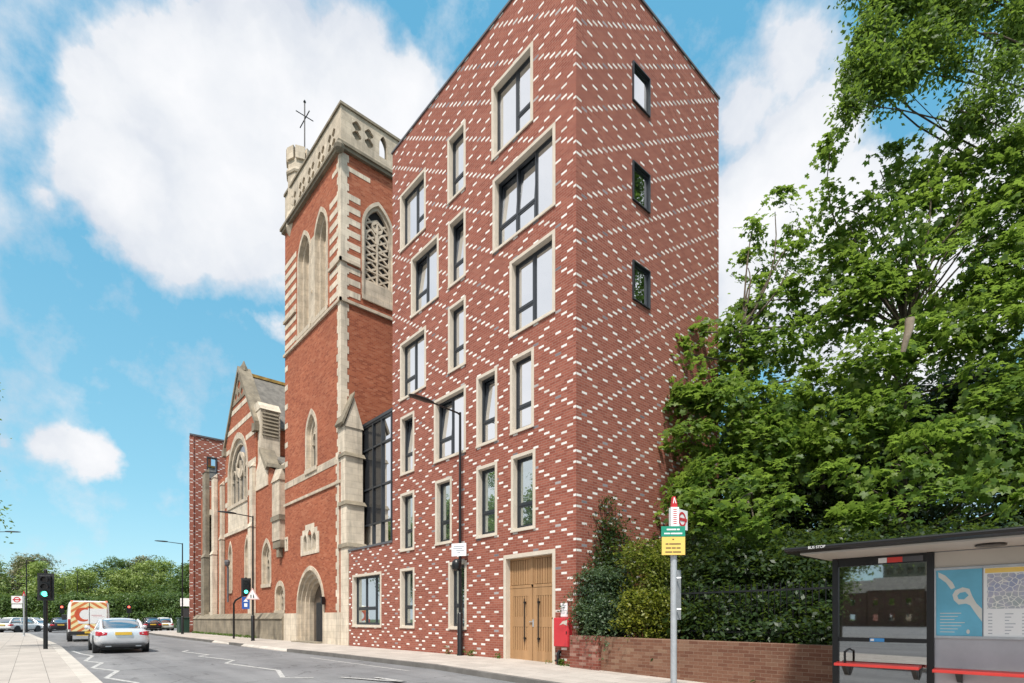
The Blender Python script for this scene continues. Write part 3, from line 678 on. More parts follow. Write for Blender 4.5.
# cornice and parapet
mb = MB(); mb.box(TX0-.15, TX1+.16, -.16, TY1+.15, FZ+.001, FZ+.16); mb.box(TX0-.22, TX1+.24, -.24, TY1+.2, FZ+.161, FZ+.30)
mb.lathe((TX1+.16, -.16, FZ-.12), [(.06, -.2), (.22, -.05), (.26, .1), (.12, .3)], 8)
mb.build('cornice', M['darkstone'], T)
PZ0, PZ1 = FZ+.30, 25.72
def quatre(cx, cz, r):
    return [(cx+r*(.72+.28*abs(math.cos(2*q)))*math.cos(q), cz+r*(.72+.28*abs(math.cos(2*q)))*math.sin(q)) for q in np.linspace(0, 2*math.pi, 20, endpoint=False)]
mb = MB()
hs = []
for cx in (-21.2, -19.9, -18.6, -17.3, -16.0):
    for dx in (-.24, .24):
        for dz_ in (.62, 1.1): hs.append(quatre(cx+dx, PZ0+dz_, .21))
mb.slab(rect(TX0, TX1, PZ0, PZ1), hs, 0, .12, FR(0))
hs = [arch(2.0, 2.45, PZ0+.55, PZ0+1.1, PZ0+1.65, 5)]; hs2 = list(hs)
for cy in (.8, 1.45, 3.1, 3.8, 5.6, 6.4):
    for dz_ in (.85, 1.3): hs.append(quatre(cy, PZ0+dz_, .24))
mb.slab(rect(.121, TY1, PZ0, PZ1), hs, 0, .10, SD(TX1))
rc = MB(); rc.slab(rect(TX0, TX1-.101, PZ0, PZ1-.01), [], .121, .3, FR(0)); rc.slab(rect(.301, TY1, PZ0, PZ1-.01), hs2, .101, .3, SD(TX1)); rc.each('parapet_recess', M['darkstone'], T)
mb.box(TX0, TX0+.3, .301, TY1, PZ0, PZ1); mb.box(TX0+.301, TX1-.301, TY1-.3, TY1, PZ0, PZ1)
mb.build('parapet', M['stone'], T)
MB().box(TX0-.06, TX1+.07, -.07, .37, PZ1+.001, PZ1+.13).box(TX1-.37, TX1+.07, .371, TY1, PZ1+.001, PZ1+.13).box(TX0-.06, TX0+.37, .371, TY1, PZ1+.001, PZ1+.13).box(TX0+.371, TX1-.371, TY1-.37, TY1, PZ1+.001, PZ1+.13).each('coping', M['darkstone'], T)
MB().box(TX0+.3, TX1-.3, .3, TY1-.3, FZ+.1, FZ+.35).build('roof', M['lead'], T)
# stair turret
tc_ = (-21.75, .62)
tr = bpy.data.objects.new('stair_turret', None); COL.objects.link(tr); tr.parent = T; tr.location = (tc_[0]+18.7, tc_[1]-3.7, 22)
mb = MB(); mb.lathe((tc_[0], tc_[1], 0), [(.45, 22.6), (.82, 23.5), (.82, 24.0), (.74, 24.4), (.70, 27.25)], 8)
mb.lathe((tc_[0], tc_[1], 0), [(.78, 26.5), (.82, 26.6), (.78, 26.75)], 8)
mb.build('shaft', M['stone'], tr)
mb = MB()
for k in range(8):
    a0 = 2*math.pi*k/8+.07; a1 = 2*math.pi*(k+1)/8-.07
    q = [(tc_[0]+r*math.cos(a), tc_[1]+r*math.sin(a)) for a, r in ((a0, .8), (a1, .8), (a1, .58), (a0, .58))]
    mb.hexa([(*p, 27.25) for p in q], [(*p, 27.95) for p in q])
mb.each('merlon', M['stone'], tr)
MB().tube([(tc_[0]+.35, tc_[1]+.1, 27.2), (tc_[0]+.35, tc_[1]+.1, 31.0)], .035, 6).tube([(tc_[0]-.35, tc_[1]+.1, 29.9), (tc_[0]+1.05, tc_[1]+.1, 29.9)], .03, 6).tube([(tc_[0]+.35, tc_[1]-.4, 30.1), (tc_[0]+.35, tc_[1]+.6, 30.1)], .025, 6).lathe((tc_[0]+.35, tc_[1]+.1, 30.9), [(.02, -.1), (.08, 0), (.02, .12)], 8).build('weather_vane', M['black'], tr)
# lantern bracket by the porch arch
MB().box(-16.75, -16.62, -.24, -.061, 1.95, 2.3).box(-16.72, -16.65, -.3, -.06, 2.3, 2.35).build('lantern', M['black'], T)

# ------------------------------------------------------------------ church
CY = .4
CH = thing('church', 'old red brick church with a steep stone gable, tall traceried window and slate roof', 'church', (-33, 5, 0))
FC = FR(CY)
GX0, GX1, GM, GA, GE = -37.0, -29.3, -33.2, 19.35, 14.5
bigw = (-36.3, -31.1, 9.6, 12.1, 15.0)
low = [(-36.2, -35.0, 3.2, 5.9, 7.2), (-31.9, -30.7, 3.2, 5.9, 7.2)]
g = [(GX0, -.3), (GX1, -.3), (GX1, GE), (GM, GA), (GX0, GE)]
mb = MB(); mb.slab(g, [arch(*bigw)]+[arch(*w_) for w_ in low], 0, .7, FC)
AX1 = -22.5
aw = [(-28.2, -26.3, 3.3, 5.2, 6.5), (-25.6, -23.8, 1.55, 2.7, 3.6)]
mb.slab([(GX1+.001, -.3), (AX1, -.3), (AX1, 10.0), (-24.6, 10.2), (-28.2, 11.6), (GX1+.001, 11.6)], [arch(*w_) for w_ in aw], 0, .7, FR(CY+.05))
mb.slab([(-45.4, -.3), (GX0-.001, -.3), (GX0-.001, 12.6), (-45.4, 12.0)], [arch(-43.8, -40.3, 1.6, 8.6, 10.6)], 0, .7, FR(CY+.05))
mb.slab(rect(CY+.7, 22, 9, GE), [], 0, .5, SD(GX1)); mb.slab(rect(CY+.7, 22, 0, GE), [], -.5, 0, SD(GX0))
mb.box(-45.4, -44.9, CY+.75, 14, -.3, 12.0); mb.box(-45.4, AX1, 21.5, 22, -.3, 10)
mb.build('wall', M['redbrick'], CH)
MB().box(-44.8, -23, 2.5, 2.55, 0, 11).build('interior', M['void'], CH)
rf = MB()
def slope(mb, p, t=.16):
    n_ = (Vector(p[1])-Vector(p[0])).cross(Vector(p[3])-Vector(p[0])).normalized(); n_ = n_ if n_.z > 0 else -n_
    mb.hexa([tuple(Vector(q)-n_*t) for q in p], [tuple(Vector(q)) for q in p])
slope(rf, [(GX1+.3, CY+.3, GE-.05), (GM, CY+.3, GA-.12), (GM, 22, GA-.12), (GX1+.3, 22, GE-.05)])
slope(rf, [(GX0-.3, CY+.3, GE-.05), (GM, CY+.3, GA-.12), (GM, 22, GA-.12), (GX0-.3, 22, GE-.05)])
slope(rf, [(AX1, CY+.75, 9.8), (GX1, CY+.75, 12.6), (GX1, 22, 12.6), (AX1, 22, 9.8)])
slope(rf, [(-45.3, CY+.75, 11.6), (GX0-.5, CY+.75, 13.6), (GX0-.5, 14, 13.6), (-45.3, 14, 11.6)])
rf.build('roof', M['slate'], CH)
MB().box(GM-.14, GM+.14, CY+.5, 22, GA-.16, GA+.05).build('ridge', plain('lichen_ridge', (.34, .22, .06), .9, var=.4, vs=3), CH)
# coping up the gable, finial, stone tracery head, bands
mb = MB()
for sx in (-1, 1):
    e = GX0 if sx < 0 else GX1
    mb.slab([(e+sx*.25, GE-.25), (e+sx*.25, GE+.1), (GM, GA+.38), (GM, GA-.02)], [], -.14, .75, FC)
mb.slab([(GX0-.35, GE-.55), (GX0+.3, GE-.55), (GX0+.3, GE+.05), (GX0-.35, GE-.1)], [], -.2, .76, FC)
mb.slab([(GX1-.3, GE-.55), (GX1+.35, GE-.55), (GX1+.35, GE-.1), (GX1-.3, GE+.05)], [], -.2, .76, FC)
mb.lathe((GM, CY+.3, GA+.2), [(.3, -.1), (.24, .2), (.14, .38), (.04, .65)], 8)
mb.each('coping', M['darkstone'], CH)
mb = MB()
tri = [(GM-1.75, 17.2), (GM+1.75, 17.2), (GM, 19.5)]
hs = [quatre(GM, 18.35, .36), quatre(GM-.75, 17.65, .3), quatre(GM+.75, 17.65, .3), quatre(GM, 17.6, .26)]
mb.slab(tri, hs, -.05, -.001, FC); mb.build('tracery', M['darkstone'], CH)
mb = MB()
for z, w_ in ((16.6, 2.3), (15.3, 3.2), (13.9, 3.75)):
    for a, b in ((GM-w_, GM+w_),) if z > 15.1 else ((GX0, -35.75), (-31.6, GX1)): mb.slab(rect(a, b, z, z+.34), [], -.02, -.001, FC)
for z in (11.9, 9.9):
    for a, b in ((GX0, -36.4), (-31.0, GX1)): mb.slab(rect(a, b, z, z+.36), [], -.02, -.001, FC)
mb.slab(rect(GX0, GX1, 7.6, 7.85), [], -.1, -.001, FC)
mb.each('stone_band', M['palestone'], CH)
lancet(CH, bigw, FC, False, .3, 2, .16, lights=4)
MB().slab(rect(-36.2, -31.2, 7.86, 9.6), [], -.015, -.001, FC).build('apron', M['palestone'], CH)
for w_ in low: lancet(CH, w_, FC, False, .16, 2, .2, lights=1)
lancet(CH, aw[0], FR(CY+.05), False, .2, 2, .2, lights=2); lancet(CH, aw[1], FR(CY+.05), False, .22, 2, .22, lights=1)
lancet(CH, (-43.8, -40.3, 1.6, 8.6, 10.6), FR(CY+.05), False, .3, 2, .2, lights=3)
# buttresses
def butt(x0, x1, d, stages, m):
    mb = MB(); z = -.3
    for i, (zt, dd_) in enumerate(stages):
        mb.box(x0, x1, CY-dd_, CY+.02*i-.001+.002, z, zt)
        nd = stages[i+1][1] if i+1 < len(stages) else .0
        mb.hexa([(x0-.04, CY-dd_-.05, zt), (x1+.04, CY-dd_-.05, zt), (x1+.04, CY, zt), (x0-.04, CY, zt)], [(x0, CY-nd, zt+.35), (x1, CY-nd, zt+.35), (x1, CY, zt+.35), (x0, CY, zt+.35)]); z = zt+.34
    return mb.build('buttress', m, CH)
butt(-43.3, -42.2, 0, [(6.5, .40), (13.8, .28)], M['darkstone']); butt(-40.3, -39.5, 0, [(6.5, .36), (12.8, .25)], M['palestone'])
butt(-30.05, -29.35, 0, [(7.5, .32), (11.6, .22)], M['palestone']); butt(-37.9, -37.3, 0, [(7.5, .25), (11.8, .2)], M['stone'])
mb = MB(); mb.box(-25.1, -23.75, CY-.3, CY+.049, 6.0, 9.6); mb.hexa([(-25.15, CY-.36, 9.6), (-23.7, CY-.36, 9.6), (-23.7, CY+.05, 9.6), (-25.15, CY+.05, 9.6)], [(-25.15, CY-.05, 10.6), (-23.7, CY-.05, 10.6), (-23.7, CY+.05, 10.7), (-25.15, CY+.05, 10.7)])
mb.build('buttress', M['stone'], CH)
MB().box(-25.2, -23.65, CY-.36, CY+.04, 7.2, 7.5).box(-25.1, -23.75, CY-.26, CY+.045, 5.55, 5.99).box(-24.6, -24.2, CY-.2, CY+.04, 5.0, 5.54).each('set_off', M['darkstone'], CH)
# stone stair turret with louvre, coped gablet below
st_ = bpy.data.objects.new('stone_turret', None); COL.objects.link(st_); st_.parent = CH; st_.location = (3.4, -4, 11)
mb = MB(); mb.box(-29.9, -28.75, CY+.12, CY+1.4, 9.5, 15.4)
mb.hexa([(-30.0, CY+.08, 15.4), (-28.65, CY+.08, 15.4), (-28.65, CY+1.45, 15.4), (-30.0, CY+1.45, 15.4)], [(-30.0, CY+.08, 16.0), (-29.2, CY+.08, 16.0), (-29.2, CY+1.45, 16.0), (-30.0, CY+1.45, 16.0)])
mb.build('shaft', M['palestone'], st_)
mb = MB(); mb.box(-28.749, -28.73, CY+.45, CY+1.28, 13.6, 15.35)
for k in range(7): mb.hexa([(-28.729, CY+.22, 13.65+k*.24), (-28.66, CY+.22, 13.65+k*.24), (-28.66, CY+1.28, 13.65+k*.24), (-28.729, CY+1.28, 13.65+k*.24)], [(-28.729, CY+.22, 13.8+k*.24), (-28.70, CY+.22, 13.75+k*.24), (-28.70, CY+1.28, 13.75+k*.24), (-28.729, CY+1.28, 13.8+k*.24)])
mb.build('louvre', M['darkstone'], st_)
mb = MB(); mb.slab([(-29.29, 9.9), (-26.9, 9.9), (-26.9, 10.9), (-28.2, 12.3), (-29.29, 11.2)], [], -.06, .5, FR(CY+.05)); mb.build('gablet', M['palestone'], CH)
mb = MB()
for p in ([(-28.2, 12.3), (-28.2, 12.6), (-26.6, 11.0), (-26.9, 10.85)], [(-26.6, 11.0), (-26.6, 11.25), (AX1, 10.15), (AX1, 9.95)]): mb.slab(p, [], -.2, .8, FR(CY+.05))
mb.each('coping', M['darkstone'], CH)
# stained plinth along the pavement
mb = MB(); mb.box(-45.5, AX1-.061, CY-.55, CY-.002, -.3, 1.25); mb.hexa([(-45.5, CY-.62, 1.25), (AX1-.061, CY-.62, 1.25), (AX1-.061, CY, 1.25), (-45.5, CY, 1.25)], [(-45.5, CY-.3, 1.62), (AX1-.061, CY-.3, 1.62), (AX1-.061, CY, 1.62), (-45.5, CY, 1.62)])
mb.build('plinth', M['darkstone'], CH)
MB().tube([(-35.3, CY-.25, 2.5), (-35.3, CY-.25, 5.2)], .07, 8).lathe((-35.3, CY-.3, 5.3), [(.07, -.1), (.17, .05), (.2, .25), (.15, .4)], 10).build('rainwater_head', M['lead'], CH)

# ------------------------------------------------------------------ second new block beyond the church
B2 = thing('apartment_building', 'lower patterned brick block standing beyond the church at the far left', 'building', (-47.6, 0, 0))
def wallpoly(mb, a, b, z0, z1, t=.3):
    d = (Vector(b)-Vector(a)).normalized(); n_ = Vector((-d.y, d.x))*t
    q = [Vector(a), Vector(b), Vector(b)+n_, Vector(a)+n_]; mb.hexa([(p.x, p.y, z0) for p in q], [(p.x, p.y, z1) for p in q])
mb = MB(); mb.slab(rect(0, 12, -.3, 18.25), [rect(1.42, 2.2, 14.5, 16.5)], 0, .3, SD(-47.6))
wallpoly(mb, (-47.61, 0), (-56, 2.4), -.3, 18.25, -.3); mb.box(-56, -55.7, 2.4, 12, -.3, 18.25); mb.box(-55.7, -47.6, 11.7, 12, -.3, 18.25)
mb.build('wall', M['diaper'], B2)
mb = MB(); mb.add([(-47.5, -.05, 18.25), (-56.1, 2.35, 18.25), (-56.1, 12.1, 18.25), (-47.5, 12.1, 18.25), (-47.5, -.05, 18.4), (-56.1, 2.35, 18.4), (-56.1, 12.1, 18.4), (-47.5, 12.1, 18.4)], [(0, 1, 2, 3), (4, 5, 6, 7), (0, 1, 5, 4), (1, 2, 6, 5), (2, 3, 7, 6), (3, 0, 4, 7)]); mb.build('roof', M['lead'], B2)
wd = bpy.data.objects.new('window', None); COL.objects.link(wd); wd.parent = B2; wd.location = (0, 1.8, 14.5)
MB().slab(rect(1.38, 2.24, 14.46, 16.54), [rect(1.46, 2.16, 14.56, 16.44)], -.08, .2, SD(-47.6)).build('frame', M['frame'], wd)
MB().slab(rect(1.44, 2.18, 14.54, 16.46), [], .1, .14, SD(-47.6)).build('pane', M['glass'], wd)
MB().slab(rect(1.46, 2.16, 15.1, 15.18), [], .05, .099, SD(-47.6)).build('transom', M['frame'], wd)

# ------------------------------------------------------------------ garden wall, pier, railing
def tilted_wall(name, a, b, y0, y1, ztop, m, label, cap=None):
    r = thing(name, label, 'wall', (a, y0, gz(a)))
    mb = MB(); mb.hexa([(a, y0, gz(a)-.3), (b, y0, gz(b)-.3), (b, y1, gz(b)-.3), (a, y1, gz(a)-.3)], [(a, y0, ztop(a)), (b, y0, ztop(b)), (b, y1, ztop(b)), (a, y1, ztop(a))])
    mb.build('brickwork', m, r, bevel=.012)
    return r
pw = tilted_wall('garden_wall', .02, 1.0, -.28, .02, lambda x: .80, M['pierbrick'], 'short reddish brick wall end touching the corner of the patterned building')
gw = tilted_wall('garden_wall', 1.003, 18, -.18, .06, lambda x: .78-.006*(x-1), M['wallbrick'], 'long low brown brick garden wall running behind the bus stop')
rl = thing('railing', 'black iron railing half hidden in the shrubs behind the low wall', 'railing', (9, .22, .7))
mb = MB()
for k in range(130): x = 1.3+k*.125; mb.tube([(x, .8, .0), (x, .8, 2.0)], .011, 5); 
mb.build('bar', M['black'], rl)
MB().box(1.2, 17.6, .785, .815, 1.83, 1.87).box(1.2, 17.6, .785, .815, .92, .96).each('rail', M['black'], rl)
# ------------------------------------------------------------------ foliage
def leaf_template(kind):
    if kind == 'maple':
        v = [(0, 0, 0)]; f = []
        for a, L in ((0, 1.0), (52, .86), (-52, .86), (108, .55), (-108, .55)):
            i = len(v)
            for aa, rr, zz in ((a-29, .62, .04), (a, 1, -.18), (a+29, .62, .04)):
                v.append((L*rr*math.cos(R(aa)), L*rr*math.sin(R(aa)), zz*L))
            f.append((0, i, i+1, i+2))
        v = np.array(v); v[:, 0] += .1; return v, np.array(f)
    if kind == 'oval':
        return np.array([(-.5, 0, 0), (0, -.27, .05), (.55, 0, -.10), (0, .27, .05)]), np.array([(0, 1, 2, 3)])
    if kind == 'spray':                                      # a sprig of five narrow leaflets
        v = []; f = []
        for (cx, cy, a) in ((.1, .0, 0), (-.25, .16, 65), (-.25, -.16, -65), (-.6, .16, 75), (-.6, -.16, -75)):
            i = len(v); ca, sa = math.cos(R(a)), math.sin(R(a))
            for px, py, pz in ((0, 0, 0), (.28, -.1, .02), (.6, 0, -.06), (.28, .1, .02)):
                v.append((cx+px*ca-py*sa, cy+px*sa+py*ca, pz))
            f.append((i, i+1, i+2, i+3))
        return np.array(v), np.array(f)
def leaf_object(name, C, Nn, size, kind, m, parent):
    tv, tf = leaf_template(kind); n, k = len(C), len(tv)
    Nn = Nn/np.linalg.norm(Nn, axis=1)[:, None]
    rv = rng.normal(size=(n, 3)); t = rv-(rv*Nn).sum(1)[:, None]*Nn; t /= np.linalg.norm(t, axis=1)[:, None]; b = np.cross(Nn, t)
    V = C[:, None, :]+size[:, None, None]*(tv[None, :, 0:1]*t[:, None]+tv[None, :, 1:2]*b[:, None]+tv[None, :, 2:3]*Nn[:, None])
    V = V.reshape(-1, 3)-np.array(origin(parent))[None]
    Fc = (tf[None]+(np.arange(n)*k)[:, None, None]).reshape(-1)
    me = bpy.data.meshes.new(name); nf = n*len(tf)
    me.vertices.add(len(V)); me.vertices.foreach_set('co', V.astype(np.float32).ravel())
    me.loops.add(nf*4); me.loops.foreach_set('vertex_index', Fc.astype(np.int32))
    me.polygons.add(nf); me.polygons.foreach_set('loop_start', np.arange(nf, dtype=np.int32)*4)
    me.update(calc_edges=True); me.materials.append(m)
    ob = bpy.data.objects.new(name, me); COL.objects.link(ob); ob.parent = parent; return ob
def lobes_points(lobes, dens, shell=.55):
    P, O = [], []
    for (c, r, *dm) in lobes:
        c = np.array(c); r = np.array(r if hasattr(r, '__len__') else (r, r, r*.85))
        n = max(3, int(dens*(dm[0] if dm else 1)*(r[0]*r[1]*r[2])**(2/3)))
        d = rng.normal(size=(n, 3)); d /= np.linalg.norm(d, axis=1)[:, None]
        rad = (shell+(1-shell)*rng.random(n))[:, None]*(1+.18*rng.normal(size=(n, 1)))
        P.append(c+d*rad*r); O.append(d)
    return np.concatenate(P), np.concatenate(O)
def foliage(name, lobes, dens, per, rs, size, kind, m, parent, up=.75, out=.45, flat=.35, shell=.55, jit=.5):
    P, O = lobes_points(lobes, dens, shell); n = len(P)
    ax = np.array([0, 0, up])+O*out+rng.normal(size=(n, 3))*.22; ax /= np.linalg.norm(ax, axis=1)[:, None]
    C = np.repeat(P, per, 0); A = np.repeat(ax, per, 0); N = len(C)
    off = rng.normal(size=(N, 3))*.55; h = (off*A).sum(1)[:, None]; off = off-h*A*(1-flat)
    scale = np.repeat(rs*(.6+.8*rng.random(n)), per)[:, None]
    C = C+off*scale; C[:, 2] -= .25*(np.linalg.norm(off, axis=1)**2)*scale[:, 0]
    Nn = A+rng.normal(size=(N, 3))*jit
    return leaf_object(name, C, Nn, size*(.65+.7*rng.random(N)), kind, m, parent), P
def limb(mb, a, b, r0, r1, bow=.12, n=5, sides=6):
    a, b = Vector(a), Vector(b); L = (b-a).length; pts = []; k = Vector(rng.normal(size=3))*bow*L
    for i in range(n+1):
        t = i/n; pts.append(a.lerp(b, t)+k*math.sin(math.pi*t)*.5+Vector((0, 0, .08*L*math.sin(math.pi*t))))
    mb.tube(pts, [r0+(r1-r0)*i/n for i in range(n+1)], sides, False); return pts
def tree(name, label, cat, base, top, lobes, dens, per, rs, size, kind, leaf, r0=.2, bark='bark', twigs=40, group=None, trunkvis=True, **kw):
    t_ = thing(name, label, cat, base, group)
    fo, P = foliage('crown', lobes, dens, per, rs, size, kind, LEAF[leaf], t_, **kw)
    mb = MB(); tp = limb(mb, (base[0], base[1], base[2]-.2), top, r0, r0*.35, .05, 8, 8)
    mb2 = mb
    for (c, r, *dm) in lobes:
        q = min(tp[1:], key=lambda p: (Vector(c)-p).length+max(0, p.z-c[2])*2)
        rr = max(.03, r0*.32); lp = limb(mb2, q, c, rr, rr*.35, .15)
        rad = r if not hasattr(r, '__len__') else max(r)
        for k in range(twigs//max(1, len(lobes))+1):
            e = P[rng.integers(len(P))]
            if np.linalg.norm(e-np.array(c)) < rad*1.6: limb(mb2, lp[rng.integers(2, len(lp))], e, rr*.35, .008, .12, 4, 4)
    mb.build('trunk', M[bark], t_, smooth=60, fixn=False)
    return t_
def px_lobes(L):
    out = []
    for px, py, Z, rpx, *q in L:
        k = Z/F; r = rpx*k; sq = q[0] if q else .8
        out.append((tuple(at(px, py, Z)), (r, r, r*sq), q[1] if len(q) > 1 else 1))
    return out
def grow(name, label, cat, tpx, Zt, topy, L, *a, **k):
    p = at(tpx, 600, Zt); top = at(tpx, topy, Zt)
    return tree(name, label, cat, (p[0], p[1], -.2), tuple(top), px_lobes(L), *a, **k)
# shrubs against the new building
grow('shrub', 'dark conical evergreen shrub against the corner of the patterned building', 'shrub', 598, 15.6, 510,
     [(600, 505, 15.8, 15), (594, 530, 15.7, 22), (610, 535, 15.9, 22), (596, 560, 15.5, 27), (616, 565, 15.8, 26), (600, 596, 15.4, 32), (600, 625, 15.3, 32)], 170, 26, .30, .085, 'oval', 'dense', .06, shell=.35, twigs=8)
grow('shrub', 'rounded grey green shrub above the short wall end by the red cabinet', 'shrub', 604, 15.0, 590,
     [(594, 582, 14.7, 20), (612, 578, 14.6, 24), (604, 606, 14.4, 30), (624, 606, 14.4, 22), (588, 612, 14.6, 17), (606, 628, 14.4, 26)], 230, 26, .26, .075, 'oval', 'olive', .05, shell=.4, twigs=8)
grow('shrub', 'yellow green leafy shrub left of the bus stop post', 'shrub', 650, 15.2, 560,
     [(638, 556, 13.8, 18), (652, 572, 13.7, 22), (643, 600, 13.6, 22), (660, 550, 13.8, 14), (664, 600, 13.5, 18), (632, 620, 13.7, 16), (655, 626, 13.5, 18)], 240, 26, .28, .085, 'oval', 'lime', .05, shell=.4, twigs=8)
# ivy hedge along the wall
hed = []
def depth(px, y): return (y-CAM[1])/(FW[1]+RT[1]*(px-512)/F)
for px in range(690, 1090, 22):
    for py, y in ((650, .95), (626, .95), (600, 1.4), (572, 1.9), (552, 2.3)):
        hed.append((px+rng.uniform(-8, 8), py+rng.uniform(-8, 8), depth(px, y+rng.uniform(-.2, .3)), 27+rng.uniform(-5, 5)))
for px in range(640, 1100, 40):
    for py in (650, 600, 560): hed.append((px, py, depth(px, 3.9), 48))
    for py in (640, 570): hed.append((px, py, depth(px, 6.5), 60))
hr = thing('hedge', 'dark overgrown ivy hedge standing behind the low wall and bus shelter', 'hedge', (6, 2.0, -.1))
foliage('foliage', px_lobes(hed), 66, 24, .36, .12, 'oval', LEAF['dense'], hr, shell=.4)
mb = MB()
for px in range(700, 1070, 60):
    a_ = at(px, 668, depth(px, 1.0)); mb2 = limb(mb, tuple(a_), tuple(a_+np.array([rng.uniform(-.3, .3), 1.2, 2.0])), .03, .012, .1)
mb.build('stem', M['bark'], hr, fixn=False)
# the sycamore nearest the building
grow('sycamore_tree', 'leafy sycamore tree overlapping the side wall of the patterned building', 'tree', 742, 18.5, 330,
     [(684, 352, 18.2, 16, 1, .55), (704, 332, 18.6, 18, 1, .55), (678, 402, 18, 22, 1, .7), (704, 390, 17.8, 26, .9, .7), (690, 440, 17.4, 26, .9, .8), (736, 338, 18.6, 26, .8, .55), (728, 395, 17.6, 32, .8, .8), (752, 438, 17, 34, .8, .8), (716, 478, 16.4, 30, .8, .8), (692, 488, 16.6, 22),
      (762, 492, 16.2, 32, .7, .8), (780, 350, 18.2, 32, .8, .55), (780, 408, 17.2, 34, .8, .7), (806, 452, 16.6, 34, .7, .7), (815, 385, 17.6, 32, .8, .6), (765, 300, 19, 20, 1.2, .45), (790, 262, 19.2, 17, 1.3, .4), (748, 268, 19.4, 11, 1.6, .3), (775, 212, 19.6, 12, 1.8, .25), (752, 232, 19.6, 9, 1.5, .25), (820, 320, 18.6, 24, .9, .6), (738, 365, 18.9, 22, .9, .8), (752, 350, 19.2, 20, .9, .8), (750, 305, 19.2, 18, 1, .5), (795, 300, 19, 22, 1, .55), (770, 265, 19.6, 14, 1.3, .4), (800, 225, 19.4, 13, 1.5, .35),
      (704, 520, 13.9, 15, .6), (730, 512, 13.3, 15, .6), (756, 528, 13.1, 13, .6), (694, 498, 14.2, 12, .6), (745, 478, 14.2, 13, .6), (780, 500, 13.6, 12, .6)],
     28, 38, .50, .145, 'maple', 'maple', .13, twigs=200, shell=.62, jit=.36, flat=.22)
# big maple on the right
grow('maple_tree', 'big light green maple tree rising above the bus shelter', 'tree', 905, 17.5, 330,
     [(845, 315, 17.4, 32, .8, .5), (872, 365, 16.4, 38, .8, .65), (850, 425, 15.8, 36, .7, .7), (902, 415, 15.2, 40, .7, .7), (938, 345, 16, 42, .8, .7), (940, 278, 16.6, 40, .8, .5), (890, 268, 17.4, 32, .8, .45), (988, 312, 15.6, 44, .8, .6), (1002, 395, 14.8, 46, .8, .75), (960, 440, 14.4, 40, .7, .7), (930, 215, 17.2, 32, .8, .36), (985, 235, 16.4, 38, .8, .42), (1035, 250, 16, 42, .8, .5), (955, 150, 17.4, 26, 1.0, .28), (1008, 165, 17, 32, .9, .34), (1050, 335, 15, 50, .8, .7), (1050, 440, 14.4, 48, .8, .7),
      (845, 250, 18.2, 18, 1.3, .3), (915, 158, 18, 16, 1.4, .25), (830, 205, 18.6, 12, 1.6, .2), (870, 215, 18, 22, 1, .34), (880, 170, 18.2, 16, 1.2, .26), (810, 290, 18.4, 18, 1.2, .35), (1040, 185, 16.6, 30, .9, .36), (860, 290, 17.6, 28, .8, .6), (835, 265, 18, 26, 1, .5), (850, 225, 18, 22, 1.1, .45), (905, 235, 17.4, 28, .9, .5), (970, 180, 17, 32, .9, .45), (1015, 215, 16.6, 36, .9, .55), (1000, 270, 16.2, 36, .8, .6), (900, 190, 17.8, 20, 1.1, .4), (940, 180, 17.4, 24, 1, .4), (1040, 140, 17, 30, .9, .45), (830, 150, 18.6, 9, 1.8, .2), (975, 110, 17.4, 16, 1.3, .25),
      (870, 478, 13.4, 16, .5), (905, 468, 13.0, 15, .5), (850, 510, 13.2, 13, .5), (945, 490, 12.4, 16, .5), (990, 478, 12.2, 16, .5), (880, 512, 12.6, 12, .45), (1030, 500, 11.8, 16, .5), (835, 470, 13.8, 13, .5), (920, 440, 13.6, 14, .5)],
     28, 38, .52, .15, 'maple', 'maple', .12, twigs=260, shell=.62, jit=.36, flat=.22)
mt_ = [o for o in S.objects if o.name == 'maple_tree'][0]
MB().tube([tuple(at(903, 352, 14.4)), tuple(at(906, 340, 14.3)), tuple(at(909, 330, 14.25)), tuple(at(910, 318, 14.2))], [.06, .08, .10, .11], 9).build('broken_limb', M['palebark'], mt_, smooth=60)
# fine leaved tree overhanging from the top right
grow('ash_tree', 'fine leaved ash tree hanging its branches over from the top right corner', 'tree', 1085, 17.8, -120,
     [(872, 36, 16.4, 20, 1.3), (862, 70, 16.2, 16, 1.5), (852, 104, 16, 11, 1.7), (884, 78, 16.3, 16, 1.4), (895, 0, 16.6, 28), (918, 44, 16.4, 26), (905, 66, 16.4, 18, 1.2), (946, 14, 16.6, 30), (985, -20, 17, 36, .8, .8), (940, -40, 17, 40), (880, -45, 17, 34), (1050, 10, 17, 40, .8, .7), (1090, -30, 17.4, 60, .8, .8), (1100, 80, 17.4, 50, .8, .6), (1000, 70, 16.4, 22, .8, .5), (955, 62, 16.4, 18, .9, .6), (1050, 130, 16.8, 34, .8, .6), (1020, 20, 16.6, 26, .8, .5), (990, 105, 16.5, 24, .8, .5), (1010, 145, 16.4, 24, .9, .5), (960, 110, 16.5, 14, .9, .4), (1040, 190, 16.4, 30, .9, .5)],
     190, 26, .40, .14, 'oval', 'ash', .12, twigs=120, shell=.35, up=.35, out=.35)
edge = grow('street_tree', 'tree beyond the left edge whose leaf tips just reach into the photo', 'tree', -75, 20, 420,
     [(-13, 386, 20, 11), (-14, 511, 20, 15), (-40, 470, 20.5, 26), (-50, 400, 20.5, 30), (-70, 350, 21, 34), (-90, 450, 21, 36)], 60, 20, .4, .12, 'oval', 'maple', .14, twigs=40, shell=.4)
